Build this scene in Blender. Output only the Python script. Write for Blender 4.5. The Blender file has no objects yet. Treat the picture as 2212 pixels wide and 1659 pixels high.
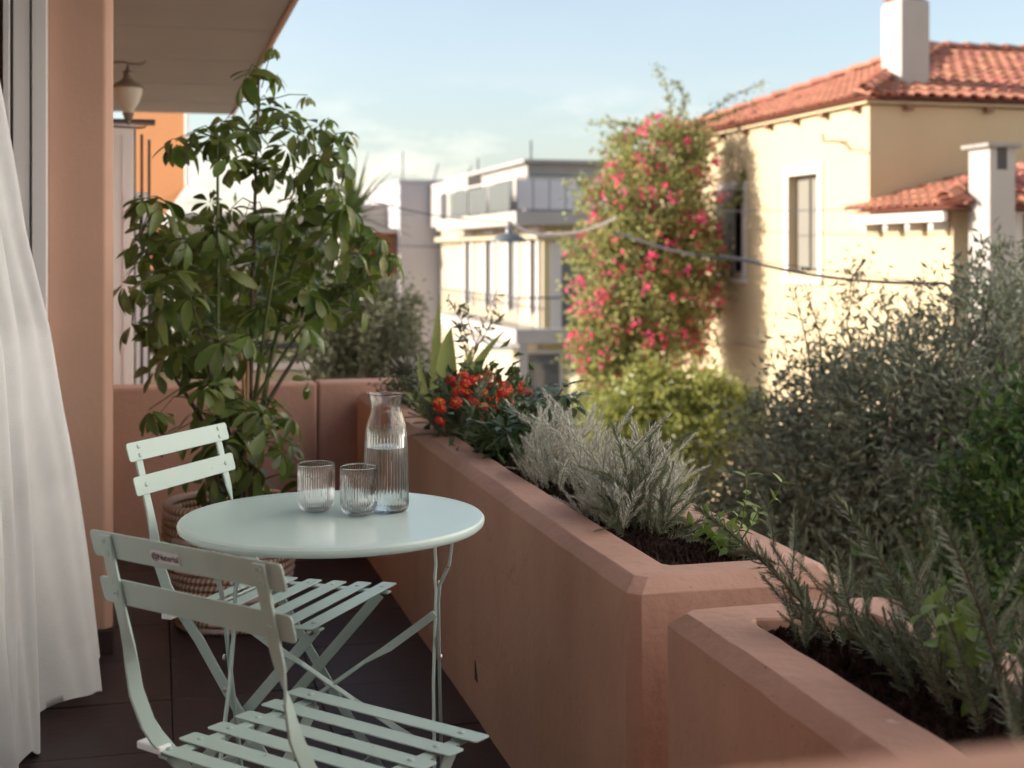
import bpy, math, random
import numpy as np
from mathutils import Vector, Matrix
R = math.radians
random.seed(7); RNG = np.random.default_rng(7)
S = bpy.context.scene
COL = S.collection

# ------------------------------------------------------------------ camera
TH = R(14.55); CH = 1.237; FPX = 2950.0
cam = bpy.data.cameras.new('camera'); camo = bpy.data.objects.new('camera', cam); COL.objects.link(camo)
cam.sensor_width = 36; cam.lens = 48.0; cam.shift_y = -0.1286
cam.clip_start = 0.05; cam.clip_end = 2000
cam.dof.use_dof = True; cam.dof.focus_distance = 2.72; cam.dof.aperture_fstop = 4.5
camo.location = (0, 0, CH); camo.rotation_euler = (R(90), 0, -TH)
S.camera = camo
# ------------------------------------------------------------------ sky
SUN_D = Vector((0.90, -0.24, -0.32)).normalized()          # the way the light travels
SUN_EL = math.asin(-SUN_D.z); SUN_AZ = math.atan2(-SUN_D.x, -SUN_D.y)
W = bpy.data.worlds.new('World'); S.world = W; W.use_nodes = True
nt = W.node_tree; nt.nodes.clear()
def nd(t, tree=None, **k):
    n = (tree or nt).nodes.new(t)
    for a, b in k.items(): setattr(n, a, b)
    return n
out = nd('ShaderNodeOutputWorld'); bg = nd('ShaderNodeBackground'); sky = nd('ShaderNodeTexSky')
sky.sky_type = 'NISHITA'; sky.sun_disc = False; sky.sun_elevation = SUN_EL; sky.sun_rotation = SUN_AZ
sky.air_density = 1.0; sky.dust_density = 1.6; sky.ozone_density = 1.3; sky.altitude = 60
hs = nd('ShaderNodeHueSaturation'); hs.inputs['Saturation'].default_value = 0.74; hs.inputs['Value'].default_value = 1.0
tc = nd('ShaderNodeTexCoord'); mp = nd('ShaderNodeMapping'); mp.inputs['Scale'].default_value = (2.2, 2.2, 6.5)
nz = nd('ShaderNodeTexNoise'); nz.inputs['Scale'].default_value = 2.3; nz.inputs['Detail'].default_value = 8; nz.inputs['Roughness'].default_value = 0.6
cr = nd('ShaderNodeValToRGB'); cr.color_ramp.elements[0].position = 0.46; cr.color_ramp.elements[1].position = 0.70
sx = nd('ShaderNodeSeparateXYZ'); low = nd('ShaderNodeMapRange')
low.inputs['From Min'].default_value = 0.02; low.inputs['From Max'].default_value = 0.13; low.inputs['To Min'].default_value = 0.9; low.inputs['To Max'].default_value = 0.02
mul = nd('ShaderNodeMath', operation='MULTIPLY'); mixc = nd('ShaderNodeMixRGB')
mixc.inputs['Color2'].default_value = (9.0, 7.9, 7.1, 1)
L = nt.links.new
L(tc.outputs['Generated'], mp.inputs['Vector']); L(mp.outputs['Vector'], nz.inputs['Vector']); L(nz.outputs['Fac'], cr.inputs['Fac'])
L(tc.outputs['Generated'], sx.inputs[0]); L(sx.outputs['Z'], low.inputs['Value'])
L(cr.outputs['Color'], mul.inputs[0]); L(low.outputs[0], mul.inputs[1])
L(sky.outputs[0], hs.inputs['Color']); L(hs.outputs[0], mixc.inputs['Color1']); L(mul.outputs[0], mixc.inputs['Fac'])
L(mixc.outputs[0], bg.inputs['Color']); L(bg.outputs[0], out.inputs['Surface'])
bg.inputs['Strength'].default_value = 0.122
# ------------------------------------------------------------------ sun
sl = bpy.data.lights.new('sun', 'SUN'); sl.energy = 5.0; sl.angle = R(0.5); sl.color = (1.0, 0.905, 0.79)
so = bpy.data.objects.new('sun', sl); COL.objects.link(so); so.rotation_euler = SUN_D.to_track_quat('-Z', 'Y').to_euler(); so.location = (-20, 30, 20)
# ------------------------------------------------------------------ exposure and render
S.view_settings.view_transform = 'Standard'; S.view_settings.look = 'None'; S.view_settings.gamma = 1.0
S.view_settings.exposure = 1.0
S.render.engine = 'CYCLES'; S.cycles.use_denoising = True
S.cycles.max_bounces = 12; S.cycles.transmission_bounces = 12; S.cycles.transparent_max_bounces = 8
S.cycles.diffuse_bounces = 5; S.cycles.sample_clamp_indirect = 8

# ================================================================== helpers
c_, s_ = math.cos(TH), math.sin(TH)
def at(px, py, d):
    """point seen at (px,py) of a 2212x1659 picture, d metres along the view axis"""
    lat = (px - 1106) / FPX * d
    return Vector((lat * c_ + d * s_, d * c_ - lat * s_, CH - (py - 545) / FPX * d))
def tag(o, label=None, cat=None, group=None, kind=None):
    if label: o['label'] = label
    if cat: o['category'] = cat
    if group: o['group'] = group
    if kind: o['kind'] = kind
    return o
def thing(name, label, cat, loc=(0, 0, 0), rz=0.0, group=None, kind=None):
    o = bpy.data.objects.new(name, None); COL.objects.link(o); o.location = loc; o.rotation_euler = (0, 0, rz)
    o.empty_display_size = 0.1
    return tag(o, label, cat, group, kind)
def add(name, mesh, parent=None, M=None):
    o = bpy.data.objects.new(name, mesh); COL.objects.link(o)
    if parent: o.parent = parent
    if M is not None: o.matrix_local = M
    return o
def np_mesh(name, V, F, mats, fm=None, smooth=False, sharp=None):
    """V (n,3), F (m,k) all faces of one size"""
    V = np.asarray(V, np.float32); F = np.asarray(F, np.int32)
    me = bpy.data.meshes.new(name); n, k = F.shape
    me.vertices.add(len(V)); me.vertices.foreach_set('co', V.ravel())
    me.loops.add(n * k); me.loops.foreach_set('vertex_index', F.ravel())
    me.polygons.add(n); me.polygons.foreach_set('loop_start', np.arange(0, n * k, k, dtype=np.int32))
    for m in (mats if isinstance(mats, (list, tuple)) else [mats]): me.materials.append(m)
    if fm is not None: me.polygons.foreach_set('material_index', np.asarray(fm, np.int32))
    me.polygons.foreach_set('use_smooth', np.full(n, smooth, dtype=bool))
    me.update(calc_edges=True); me.validate()
    return me
class MB:
    def __init__(s): s.v = []; s.f = []; s.m = []; s.cur = 0
    def mat(s, i): s.cur = i; return s
    def addf(s, vs, fs):
        b = len(s.v); s.v += [tuple(x) for x in vs]; s.f += [tuple(b + i for i in f) for f in fs]; s.m += [s.cur] * len(fs)
    def box(s, lo, hi, M=None):
        x0, y0, z0 = lo; x1, y1, z1 = hi
        vs = [Vector(p) for p in ((x0,y0,z0),(x1,y0,z0),(x1,y1,z0),(x0,y1,z0),(x0,y0,z1),(x1,y0,z1),(x1,y1,z1),(x0,y1,z1))]
        if M is not None: vs = [M @ v for v in vs]
        s.addf(vs, [(0,3,2,1),(4,5,6,7),(0,1,5,4),(1,2,6,5),(2,3,7,6),(3,0,4,7)]); return s
    def loft(s, rings, cap=True, closed=False):
        n = len(rings[0]); vs = [v for r in rings for v in r]; fs = []
        k = len(rings)
        for i in range(k - 1 + (1 if closed else 0)):
            a, b = i * n, ((i + 1) % k) * n
            for j in range(n): fs.append((a + j, a + (j+1) % n, b + (j+1) % n, b + j))
        if cap and not closed: fs += [tuple(range(n - 1, -1, -1)), tuple((k-1)*n + j for j in range(n))]
        s.addf(vs, fs); return s
    def tube(s, pts, rad, n=6):
        pts = [Vector(p) for p in pts]; rings = []
        up = Vector((0.13, 0.21, 1))
        for i, p in enumerate(pts):
            t = (pts[min(i+1, len(pts)-1)] - pts[max(i-1, 0)]).normalized()
            a = t.cross(up)
            if a.length < 0.05: a = t.cross(Vector((1, 0.2, 0)))
            a.normalize(); b = t.cross(a); r = rad[i] if isinstance(rad, (list, tuple)) else rad
            rings.append([p + (a * math.cos(q) + b * math.sin(q)) * r for q in [2*math.pi*j/n for j in range(n)]])
        return s.loft(rings)
    def strip(s, pts, wid, w, t):
        """flat bar along pts; wid = width direction at each point"""
        pts = [Vector(p) for p in pts]; rings = []
        for i, p in enumerate(pts):
            tg = (pts[min(i+1, len(pts)-1)] - pts[max(i-1, 0)]).normalized()
            a = Vector(wid[i] if isinstance(wid, list) else wid); a = (a - tg * a.dot(tg)).normalized(); b = tg.cross(a)
            ww = w[i] if isinstance(w, list) else w
            rings.append([p + a*ww/2 + b*t/2, p - a*ww/2 + b*t/2, p - a*ww/2 - b*t/2, p + a*ww/2 - b*t/2])
        return s.loft(rings)
    def lathe(s, prof, n=48, rib=None, close=False, c=(0,0,0)):
        rings = []
        for k, (r, z) in enumerate(prof):
            ring = []
            for j in range(n):
                q = 2*math.pi*j/n; rr = r + (rib(k, j) if rib else 0)
                ring.append((c[0] + rr*math.cos(q), c[1] + rr*math.sin(q), c[2] + z))
            rings.append(ring)
        return s.loft(rings, cap=not close, closed=close)
    def outline(s, pts2, t, M):
        """flat plate: 2-D outline in local XZ, thickness t along Y, placed by M"""
        n = len(pts2)
        vs = [M @ Vector((x, -t/2, z)) for x, z in pts2] + [M @ Vector((x, t/2, z)) for x, z in pts2]
        fs = [tuple(range(n)), tuple(range(2*n-1, n-1, -1))] + [(i, n+i, n+(i+1) % n, (i+1) % n) for i in range(n)]
        s.addf(vs, fs); return s
    def mesh(s, name, mats, smooth=None, recalc=True):
        me = bpy.data.meshes.new(name); me.from_pydata(s.v, [], s.f)
        for m in (mats if isinstance(mats, (list, tuple)) else [mats]): me.materials.append(m)
        me.polygons.foreach_set('material_index', s.m)
        if recalc:
            import bmesh
            b = bmesh.new(); b.from_mesh(me); bmesh.ops.recalc_face_normals(b, faces=b.faces); b.to_mesh(me); b.free()
        if smooth is not None:
            me.polygons.foreach_set('use_smooth', [True] * len(me.polygons)); me.set_sharp_from_angle(angle=R(smooth))
        me.update(); return me
    def build(s, name, mats, parent=None, smooth=None, bevel=None, M=None):
        o = add(name, s.mesh(name, mats, smooth), parent, M)
        if bevel:
            m = o.modifiers.new('bevel', 'BEVEL'); m.width = bevel; m.segments = 2; m.limit_method = 'ANGLE'; m.angle_limit = R(40)
        return o

# ------------------------------------------------------------------ materials
def mat(name, col, rough=0.6, var=0.0, vscale=8.0, bump=0.0, bscale=60.0, metal=0.0, trans=0.0, island=0.0, spec=0.5, tcol=None, col2=None, hue=0.0, coat=0.0, bdetail=6):
    m = bpy.data.materials.new(name); m.use_nodes = True; t = m.node_tree; N = t.nodes; K = t.links.new
    b = N['Principled BSDF']; o = N['Material Output']
    b.inputs['Roughness'].default_value = rough; b.inputs['Metallic'].default_value = metal
    b.inputs['Specular IOR Level'].default_value = spec; b.inputs['Coat Weight'].default_value = coat
    base = N.new('ShaderNodeRGB'); base.outputs[0].default_value = (*col, 1); cur = base.outputs[0]
    tcn = N.new('ShaderNodeTexCoord')
    if var or col2:
        n = N.new('ShaderNodeTexNoise'); n.inputs['Scale'].default_value = vscale; n.inputs['Detail'].default_value = 7; n.inputs['Roughness'].default_value = 0.62
        K(tcn.outputs['Object'], n.inputs['Vector'])
        mr = N.new('ShaderNodeMapRange'); mr.inputs['From Min'].default_value = 0.3; mr.inputs['From Max'].default_value = 0.7
        K(n.outputs['Fac'], mr.inputs['Value'])
        mx = N.new('ShaderNodeMixRGB'); K(mr.outputs[0], mx.inputs['Fac']); K(cur, mx.inputs['Color1'])
        c2 = col2 if col2 else tuple(x * (1 - var) for x in col); mx.inputs['Color2'].default_value = (*c2, 1); cur = mx.outputs[0]
    if island:
        g = N.new('ShaderNodeNewGeometry'); oi = N.new('ShaderNodeObjectInfo')
        ad = N.new('ShaderNodeMath'); ad.operation = 'ADD'; K(g.outputs['Random Per Island'], ad.inputs[0]); K(oi.outputs['Random'], ad.inputs[1])
        fr = N.new('ShaderNodeMath'); fr.operation = 'FRACT'; K(ad.outputs[0], fr.inputs[0])
        h = N.new('ShaderNodeHueSaturation'); K(cur, h.inputs['Color'])
        v = N.new('ShaderNodeMapRange'); v.inputs['To Min'].default_value = 1 - island; v.inputs['To Max'].default_value = 1 + island
        K(fr.outputs[0], v.inputs['Value']); K(v.outputs[0], h.inputs['Value'])
        if hue:
            v2 = N.new('ShaderNodeMapRange'); v2.inputs['To Min'].default_value = 0.5 - hue; v2.inputs['To Max'].default_value = 0.5 + hue
            m2 = N.new('ShaderNodeMath'); m2.operation = 'MULTIPLY'; m2.inputs[1].default_value = 7.31; f2 = N.new('ShaderNodeMath'); f2.operation = 'FRACT'
            K(fr.outputs[0], m2.inputs[0]); K(m2.outputs[0], f2.inputs[0]); K(f2.outputs[0], v2.inputs['Value']); K(v2.outputs[0], h.inputs['Hue'])
        cur = h.outputs[0]
    K(cur, b.inputs['Base Color'])
    if bump:
        n = N.new('ShaderNodeTexNoise'); n.inputs['Scale'].default_value = bscale; n.inputs['Detail'].default_value = bdetail
        K(tcn.outputs['Object'], n.inputs['Vector'])
        bp = N.new('ShaderNodeBump'); bp.inputs['Strength'].default_value = bump; bp.inputs['Distance'].default_value = 0.01
        K(n.outputs['Fac'], bp.inputs['Height']); K(bp.outputs[0], b.inputs['Normal'])
    if trans:
        tr = N.new('ShaderNodeBsdfTranslucent'); ms = N.new('ShaderNodeMixShader'); ms.inputs[0].default_value = trans
        if tcol:
            mm = N.new('ShaderNodeMixRGB'); mm.blend_type = 'MULTIPLY'; mm.inputs['Fac'].default_value = 1; K(cur, mm.inputs['Color1']); mm.inputs['Color2'].default_value = (*tcol, 1); K(mm.outputs[0], tr.inputs['Color'])
        else: K(cur, tr.inputs['Color'])
        K(b.outputs[0], ms.inputs[1]); K(tr.outputs[0], ms.inputs[2]); K(ms.outputs[0], o.inputs['Surface'])
    return m
M = {}
M['plaster'] = mat('terracotta_plaster', (.53,.325,.255), .75, .16, 3.0, .25, 45, spec=.3)
M['plaster_flat'] = mat('terracotta_plaster_smooth', (.54,.335,.255), .72, .10, 2.0, .10, 60, spec=.3)
M['ceiling'] = mat('soffit_plaster', (.42,.40,.36), .8, .12, 1.2, .15, 20, spec=.2)
M['slab_edge'] = mat('slab_edge_plaster', (.62,.46,.36), .8, .1, 3.0, .1, 40)
M['tile'] = mat('dark_floor_tile', (.046,.027,.027), .5, .4, 5.0, .12, 30, island=.16)
M['grout'] = mat('grout', (.055,.035,.033), .85, .3, 20)
M['white_alu'] = mat('white_aluminium', (.78,.76,.78), .35, .03, 3)
M['rubber'] = mat('dark_gasket', (.03,.022,.02), .5)
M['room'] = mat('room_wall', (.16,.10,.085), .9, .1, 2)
M['linen'] = mat('white_linen', (.86,.875,.89), .9, .06, 14, .22, 300, trans=.35, spec=.1, bdetail=8)
M['mint'] = mat('mint_powder_coat', (.43,.565,.54), .34, .03, 6, .03, 900, spec=.5)
M['mint_top'] = mat('mint_table_top', (.53,.685,.675), .26, .03, 4, .02, 900, spec=.6)
M['steel'] = mat('zinc_steel', (.6,.58,.55), .3, metal=1.0)
M['plastic'] = mat('white_plastic', (.80,.84,.88), .4)
M['plate'] = mat('aluminium_plate', (.66,.67,.72), .4)
M['ink'] = mat('dark_print', (.03,.03,.05), .5)
M['wool'] = mat('basket_wool', (.78,.60,.53), .95, .15, 60, .4, 300, spec=.1)
M['jute'] = mat('basket_jute', (.42,.27,.14), .95, .2, 60, .4, 300, spec=.1)
M['soil'] = mat('potting_soil', (.036,.019,.014), .95, .5, 60, .9, 120, spec=.15)
M['schef'] = mat('umbrella_plant_leaf', (.125,.165,.05), .30, .0, 8, .05, 60, trans=.36, island=.5, hue=.03, tcol=(1.3,1.5,.6), spec=.5)
M['schef_var'] = mat('variegated_leaf', (.055,.105,.03), .32, col2=(.34,.32,.10), vscale=16, trans=.25, island=.25, hue=.015)
M['green_stem'] = mat('green_stem', (.10,.13,.04), .6, .2, 20)
M['bamboo'] = mat('bamboo_cane', (.36,.20,.09), .5, .25, 30)
M['bark'] = mat('bark', (.13,.10,.08), .9, .3, 12, .6, 40)
M['pale_bark'] = mat('pale_bark', (.42,.35,.29), .9, .25, 12, .4, 40)
M['rosemary'] = mat('rosemary_needle', (.19,.22,.13), .5, trans=.15, island=.35, hue=.02)
M['rosemary_dk'] = mat('rosemary_needle_dark', (.14,.17,.10), .5, trans=.12, island=.35, hue=.02)
M['twig'] = mat('woody_twig', (.17,.125,.09), .8, .2, 40)
M['curry'] = mat('curry_plant_needle', (.58,.59,.52), .8, trans=.12, island=.36, hue=.01, spec=.2)
M['curry_stem'] = mat('curry_plant_stem', (.36,.34,.28), .8, .2, 40)
M['aloe'] = mat('aloe_leaf', (.36,.43,.14), .4, col2=(.44,.49,.2), vscale=9, trans=.08, spec=.4)
M['succulent'] = mat('succulent_leaf', (.26,.27,.23), .6, .2, 14, island=.18)
M['lantana_leaf'] = mat('lantana_leaf', (.07,.12,.035), .5, .2, 40, trans=.2, island=.35)
M['red'] = mat('lantana_red', (.62,.022,.012), .5, island=.25, trans=.15)
M['orange'] = mat('lantana_orange', (.85,.21,.02), .5, island=.25, trans=.15)
M['broad'] = mat('broad_leaf', (.055,.095,.032), .35, trans=.15, island=.3)
M['bright'] = mat('young_leaf', (.17,.26,.05), .42, trans=.3, island=.25)
M['olive'] = mat('olive_leaf', (.225,.25,.165), .42, trans=.12, island=.45, hue=.012)
M['olive_lt'] = mat('olive_leaf_light', (.17,.18,.105), .45, trans=.18, island=.4, hue=.015)
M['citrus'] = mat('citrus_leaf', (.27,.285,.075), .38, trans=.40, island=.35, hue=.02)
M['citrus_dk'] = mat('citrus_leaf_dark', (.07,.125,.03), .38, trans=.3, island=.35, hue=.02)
M['boug_leaf'] = mat('bougainvillea_leaf', (.34,.35,.13), .5, trans=.45, island=.5, hue=.04)
M['boug'] = mat('bougainvillea_bract', (.92,.13,.29), .6, trans=.45, island=.25, hue=.02)
M['yucca'] = mat('yucca_leaf', (.12,.17,.06), .45, trans=.15, island=.3)
M['house'] = mat('yellow_house_render', (.51,.41,.265), .85, .08, 1.2, .03, 25, spec=.2)
M['cream'] = mat('cream_render', (.45,.385,.285), .85, .08, .5, spec=.2)
M['white_wall'] = mat('white_render', (.43,.395,.365), .85, .18, .6, spec=.2)
M['bounce_white'] = mat('bounce_block_white', (.84,.82,.79), .85, .05, .6, spec=.2)  # bright white for the added block that bounces sunlight
M['grey_wall'] = mat('grey_render', (.44,.42,.44), .85, .10, .5, spec=.2)
M['ochre'] = mat('ochre_render', (.50,.44,.24), .85, .08, .8, spec=.2)
M['trim'] = mat('white_trim', (.58,.54,.50), .7, .05, 3)
M['rooftile'] = mat('clay_roof_tile', (.44,.185,.12), .7, .28, 9, .2, 40, island=.22, hue=.012, spec=.35)
M['roofbase'] = mat('clay_roof_pan', (.38,.15,.10), .8, .3, 6, spec=.25)
M['wood'] = mat('brown_timber', (.22,.11,.06), .7, .25, 12)
M['shutter'] = mat('grey_shutter', (.20,.185,.155), .6, .06, 6)
M['dark'] = mat('dark_opening', (.035,.03,.03), .5)
M['glass_dk'] = mat('window_glass', (.10,.11,.12), .08, spec=.8)
M['glass_lt'] = mat('balcony_glass', (.55,.55,.58), .12, .05, 2, spec=.7)
M['metal_dk'] = mat('dark_metal', (.045,.045,.05), .45, .1, 20, spec=.5)
M['lampmetal'] = mat('grey_enamel', (.10,.115,.135), .3, .15, 12, spec=.6)
M['awning'] = mat('orange_awning', (.72,.40,.19), .85, .05, 3, trans=.5, tcol=(1,.9,.8))
M['blind'] = mat('orange_blind', (.40,.13,.07), .85, .05, 3, trans=.2)
M['redpaint'] = mat('red_paint', (.60,.07,.04), .6, .1, 5)
M['lantern_glass'] = mat('frosted_glass', (.70,.64,.55), .45, trans=.4)
M['lantern_metal'] = mat('weathered_brass', (.20,.15,.11), .55, .2, 20)
M['ground'] = mat('street_paving', (.34,.30,.26), .9, .2, .8)
M['asphalt'] = mat('asphalt', (.055,.053,.05), .9, .2, 2)
M['cap'] = mat('chimney_cap', (.30,.27,.25), .9, .2, 9)
def glass_mat(name, ior, col):
    m = bpy.data.materials.new(name); m.use_nodes = True; b = m.node_tree.nodes['Principled BSDF']
    b.inputs['Base Color'].default_value = (*col, 1); b.inputs['Roughness'].default_value = 0.0
    b.inputs['IOR'].default_value = ior; b.inputs['Transmission Weight'].default_value = 1.0
    return m
M['glass'] = glass_mat('clear_glass', 1.48, (.995,1,1)); M['water'] = glass_mat('clear_water', 1.333, (.99,1,1))

def chips(m):
    t = m.node_tree; N = t.nodes; K = t.links.new; b = N['Principled BSDF']; src = b.inputs['Base Color'].links[0].from_socket
    tcn = N.new('ShaderNodeTexCoord'); n = N.new('ShaderNodeTexNoise'); n.inputs['Scale'].default_value = 46; n.inputs['Detail'].default_value = 5; K(tcn.outputs['Object'], n.inputs['Vector'])
    r = N.new('ShaderNodeMapRange'); r.inputs['From Min'].default_value = .715; r.inputs['From Max'].default_value = .735; r.inputs['To Max'].default_value = .75; K(n.outputs['Fac'], r.inputs['Value'])
    mx = N.new('ShaderNodeMixRGB'); K(r.outputs[0], mx.inputs['Fac']); K(src, mx.inputs['Color1']); mx.inputs['Color2'].default_value = (.20,.15,.11,1); K(mx.outputs[0], b.inputs['Base Color'])
chips(M['mint'])
# worn rendered plaster on the planters: chips of white filler and dusty edges are wear with shapes of their own
def planter_mat():
    m = mat('planter_plaster', (.545,.335,.265), .78, .16, 3.5, .35, 38, spec=.3)
    t = m.node_tree; N = t.nodes; K = t.links.new; b = N['Principled BSDF']
    src = b.inputs['Base Color'].links[0].from_socket
    tcn = N.new('ShaderNodeTexCoord'); n = N.new('ShaderNodeTexNoise'); n.inputs['Scale'].default_value = 7.0; n.inputs['Detail'].default_value = 12; n.inputs['Roughness'].default_value = .7
    K(tcn.outputs['Object'], n.inputs['Vector']); r = N.new('ShaderNodeValToRGB'); r.color_ramp.elements[0].position = .665; r.color_ramp.elements[1].position = .69
    K(n.outputs['Fac'], r.inputs['Fac']); mx = N.new('ShaderNodeMixRGB'); K(r.outputs[0], mx.inputs['Fac']); K(src, mx.inputs['Color1']); mx.inputs['Color2'].default_value = (.64,.50,.45,1)
    n2 = N.new('ShaderNodeTexNoise'); n2.inputs['Scale'].default_value = 1.3; n2.inputs['Detail'].default_value = 8; mpn = N.new('ShaderNodeMapping'); mpn.inputs['Scale'].default_value = (5,5,.7); K(tcn.outputs['Object'], mpn.inputs['Vector']); K(mpn.outputs[0], n2.inputs['Vector'])
    r2 = N.new('ShaderNodeMapRange'); r2.inputs['From Min'].default_value = .4; r2.inputs['From Max'].default_value = .75; r2.inputs['To Max'].default_value = .45; K(n2.outputs['Fac'], r2.inputs['Value'])
    m3 = N.new('ShaderNodeMixRGB'); K(r2.outputs[0], m3.inputs['Fac']); K(mx.outputs[0], m3.inputs['Color1']); m3.inputs['Color2'].default_value = (.42,.24,.18,1)
    vo = N.new('ShaderNodeTexVoronoi'); vo.feature = 'DISTANCE_TO_EDGE'; vo.inputs['Scale'].default_value = 2.3
    ns = N.new('ShaderNodeTexNoise'); ns.inputs['Scale'].default_value = 9; ns.inputs['Detail'].default_value = 6; K(tcn.outputs['Object'], ns.inputs['Vector'])
    mv = N.new('ShaderNodeMixRGB'); mv.inputs['Fac'].default_value = .22; K(tcn.outputs['Object'], mv.inputs['Color1']); K(ns.outputs['Color'], mv.inputs['Color2']); K(mv.outputs[0], vo.inputs['Vector'])
    rc = N.new('ShaderNodeMapRange'); rc.inputs['From Min'].default_value = .0; rc.inputs['From Max'].default_value = .006; rc.inputs['To Min'].default_value = .38; rc.inputs['To Max'].default_value = 0; K(vo.outputs['Distance'], rc.inputs['Value'])
    n5 = N.new('ShaderNodeTexNoise'); n5.inputs['Scale'].default_value = 1.9; K(tcn.outputs['Object'], n5.inputs['Vector']); g5 = N.new('ShaderNodeMapRange'); g5.inputs['From Min'].default_value = .5; g5.inputs['From Max'].default_value = .6; K(n5.outputs['Fac'], g5.inputs['Value'])
    mm = N.new('ShaderNodeMath'); mm.operation = 'MULTIPLY'; K(rc.outputs[0], mm.inputs[0]); K(g5.outputs[0], mm.inputs[1])
    m4 = N.new('ShaderNodeMixRGB'); K(mm.outputs[0], m4.inputs['Fac']); K(m3.outputs[0], m4.inputs['Color1']); m4.inputs['Color2'].default_value = (.16,.085,.06,1)
    n6 = N.new('ShaderNodeTexNoise'); n6.inputs['Scale'].default_value = 70; n6.inputs['Detail'].default_value = 3; K(tcn.outputs['Object'], n6.inputs['Vector']); g6 = N.new('ShaderNodeMapRange'); g6.inputs['From Min'].default_value = .70; g6.inputs['From Max'].default_value = .74; g6.inputs['To Max'].default_value = .7; K(n6.outputs['Fac'], g6.inputs['Value'])
    m5 = N.new('ShaderNodeMixRGB'); K(g6.outputs[0], m5.inputs['Fac']); K(m4.outputs[0], m5.inputs['Color1']); m5.inputs['Color2'].default_value = (.14,.075,.055,1)
    K(m5.outputs[0], b.inputs['Base Color']); return m
M['planter'] = planter_mat()

# ------------------------------------------------------------------ foliage tools
def rand_dirs(n):
    v = RNG.normal(size=(n, 3)); return v / np.linalg.norm(v, axis=1)[:, None]
def leaf_cloud(P, D, Ln, Wd, fold=0.25):
    """folded leaves: 4 points, 2 triangles each"""
    n = len(P); D = D / np.linalg.norm(D, axis=1)[:, None]
    A = np.cross(D, rand_dirs(n)); A /= np.linalg.norm(A, axis=1)[:, None]; N = np.cross(D, A)
    Ln = np.broadcast_to(Ln, (n,))[:, None]; Wd = np.broadcast_to(Wd, (n,))[:, None]
    mid = P + D * Ln * .45 + N * Wd * fold
    V = np.stack([P, mid + A*Wd*.5, P + D*Ln - N*Ln*.08, mid - A*Wd*.5], 1).reshape(-1, 3)
    b = np.arange(n)[:, None] * 4
    F = np.concatenate([b + np.array([[0, 1, 2]]), b + np.array([[0, 2, 3]])], 1).reshape(-1, 3)
    return V, F
def clump_points(blobs, nclump, nper, sig, shell=(.5, 1.0)):
    """leaf positions gathered in clumps through a union of ellipsoids; returns points, outward dirs, clump centres"""
    vol = np.array([b[1][0]*b[1][1]*b[1][2] for b in blobs]); vol = vol ** .8; pick = RNG.choice(len(blobs), nclump, p=vol/vol.sum())
    C = np.array([b[0] for b in blobs])[pick]; Rr = np.array([b[1] for b in blobs])[pick]
    d = rand_dirs(nclump); rr = RNG.uniform(shell[0]**2, shell[1]**2, nclump) ** .5
    rr = rr * RNG.uniform(.82, 1.12, nclump)
    cc = C + d * Rr * rr[:, None]
    out = d / Rr; out /= np.linalg.norm(out, axis=1)[:, None]
    k = RNG.poisson(nper, nclump); idx = np.repeat(np.arange(nclump), k); n = len(idx)
    s = RNG.uniform(.6, 1.4, nclump)[idx][:, None] * sig
    P = cc[idx] + RNG.normal(size=(n, 3)) * s
    D = out[idx] * .8 + rand_dirs(n) * .9 + np.array([0, 0, .1])
    return P, D, cc
def foliage_obj(name, parent, blobs, nclump, nper, sig, ll, lw, m, shell=(.5, 1.0)):
    P, D, cc = clump_points(blobs, nclump, nper, sig, shell)
    n = len(P); V, F = leaf_cloud(P, D, RNG.uniform(.7, 1.25, n) * ll, RNG.uniform(.75, 1.2, n) * lw)
    loc = np.array(parent.location) if parent else 0
    o = add(name, np_mesh(name, V - loc, F, m), parent); o['kind'] = 'stuff'
    return o, cc
def branches(parent, root, top, cc, m, r0, step=1, name='trunk', fork=None):
    """tapered trunk plus limbs that reach into the crown clumps"""
    mb = MB(); loc = Vector(parent.location); root = Vector(root) - loc; top = Vector(top) - loc
    mid = (root + top) / 2 + Vector((random.uniform(-.06, .06), random.uniform(-.06, .06), 0))
    mb.tube([root, root.lerp(mid, .5), mid, top], [r0*1.15, r0, r0*.85, r0*.6], 8)
    t = mb.build(name, m, parent, smooth=50)
    lb = MB()
    for c in cc[::step]:
        c = Vector(c) - loc; a = mid.lerp(top, random.random()); q = a.lerp(c, .55) + Vector((random.uniform(-.1, .1), random.uniform(-.1, .1), random.uniform(0, .12))) * (c-a).length
        lb.tube([a, a.lerp(q, .5), q, c], [r0*.34, r0*.26, r0*.16, r0*.05], 5)
    o = lb.build('limb', m, parent, smooth=60); o['kind'] = 'stuff'
    return t
def tree(name, label, cat, base, top, blobs, nclump, nper, sig, ll, lw, lm, bm, r0, step=4, shell=(.5, 1.0), group=None):
    t = thing(name, label, cat, base, 0, group)
    o, cc = foliage_obj('crown', t, blobs, nclump, nper, sig, ll, lw, lm, shell)
    branches(t, base, top, cc, bm, r0, step)
    return t

# ================================================================== the setting
g = MB(); g.addf([(-300,-300,-4),(400,-300,-4),(400,500,-4),(-300,500,-4)], [(0,1,2,3)])
tag(g.build('ground', M['ground']), kind='structure')
g = MB(); g.addf([(1.6,-100,-3.996),(4.2,-100,-3.996),(4.2,200,-3.996),(1.6,200,-3.996)], [(0,1,2,3)])
tag(g.build('road', M['asphalt']), kind='structure')
g = MB(); g.box((4.2,-100,-4.05), (4.35,200,-3.87)); g.build('kerb', M['ground'], bevel=.02)['kind'] = 'structure'

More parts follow.
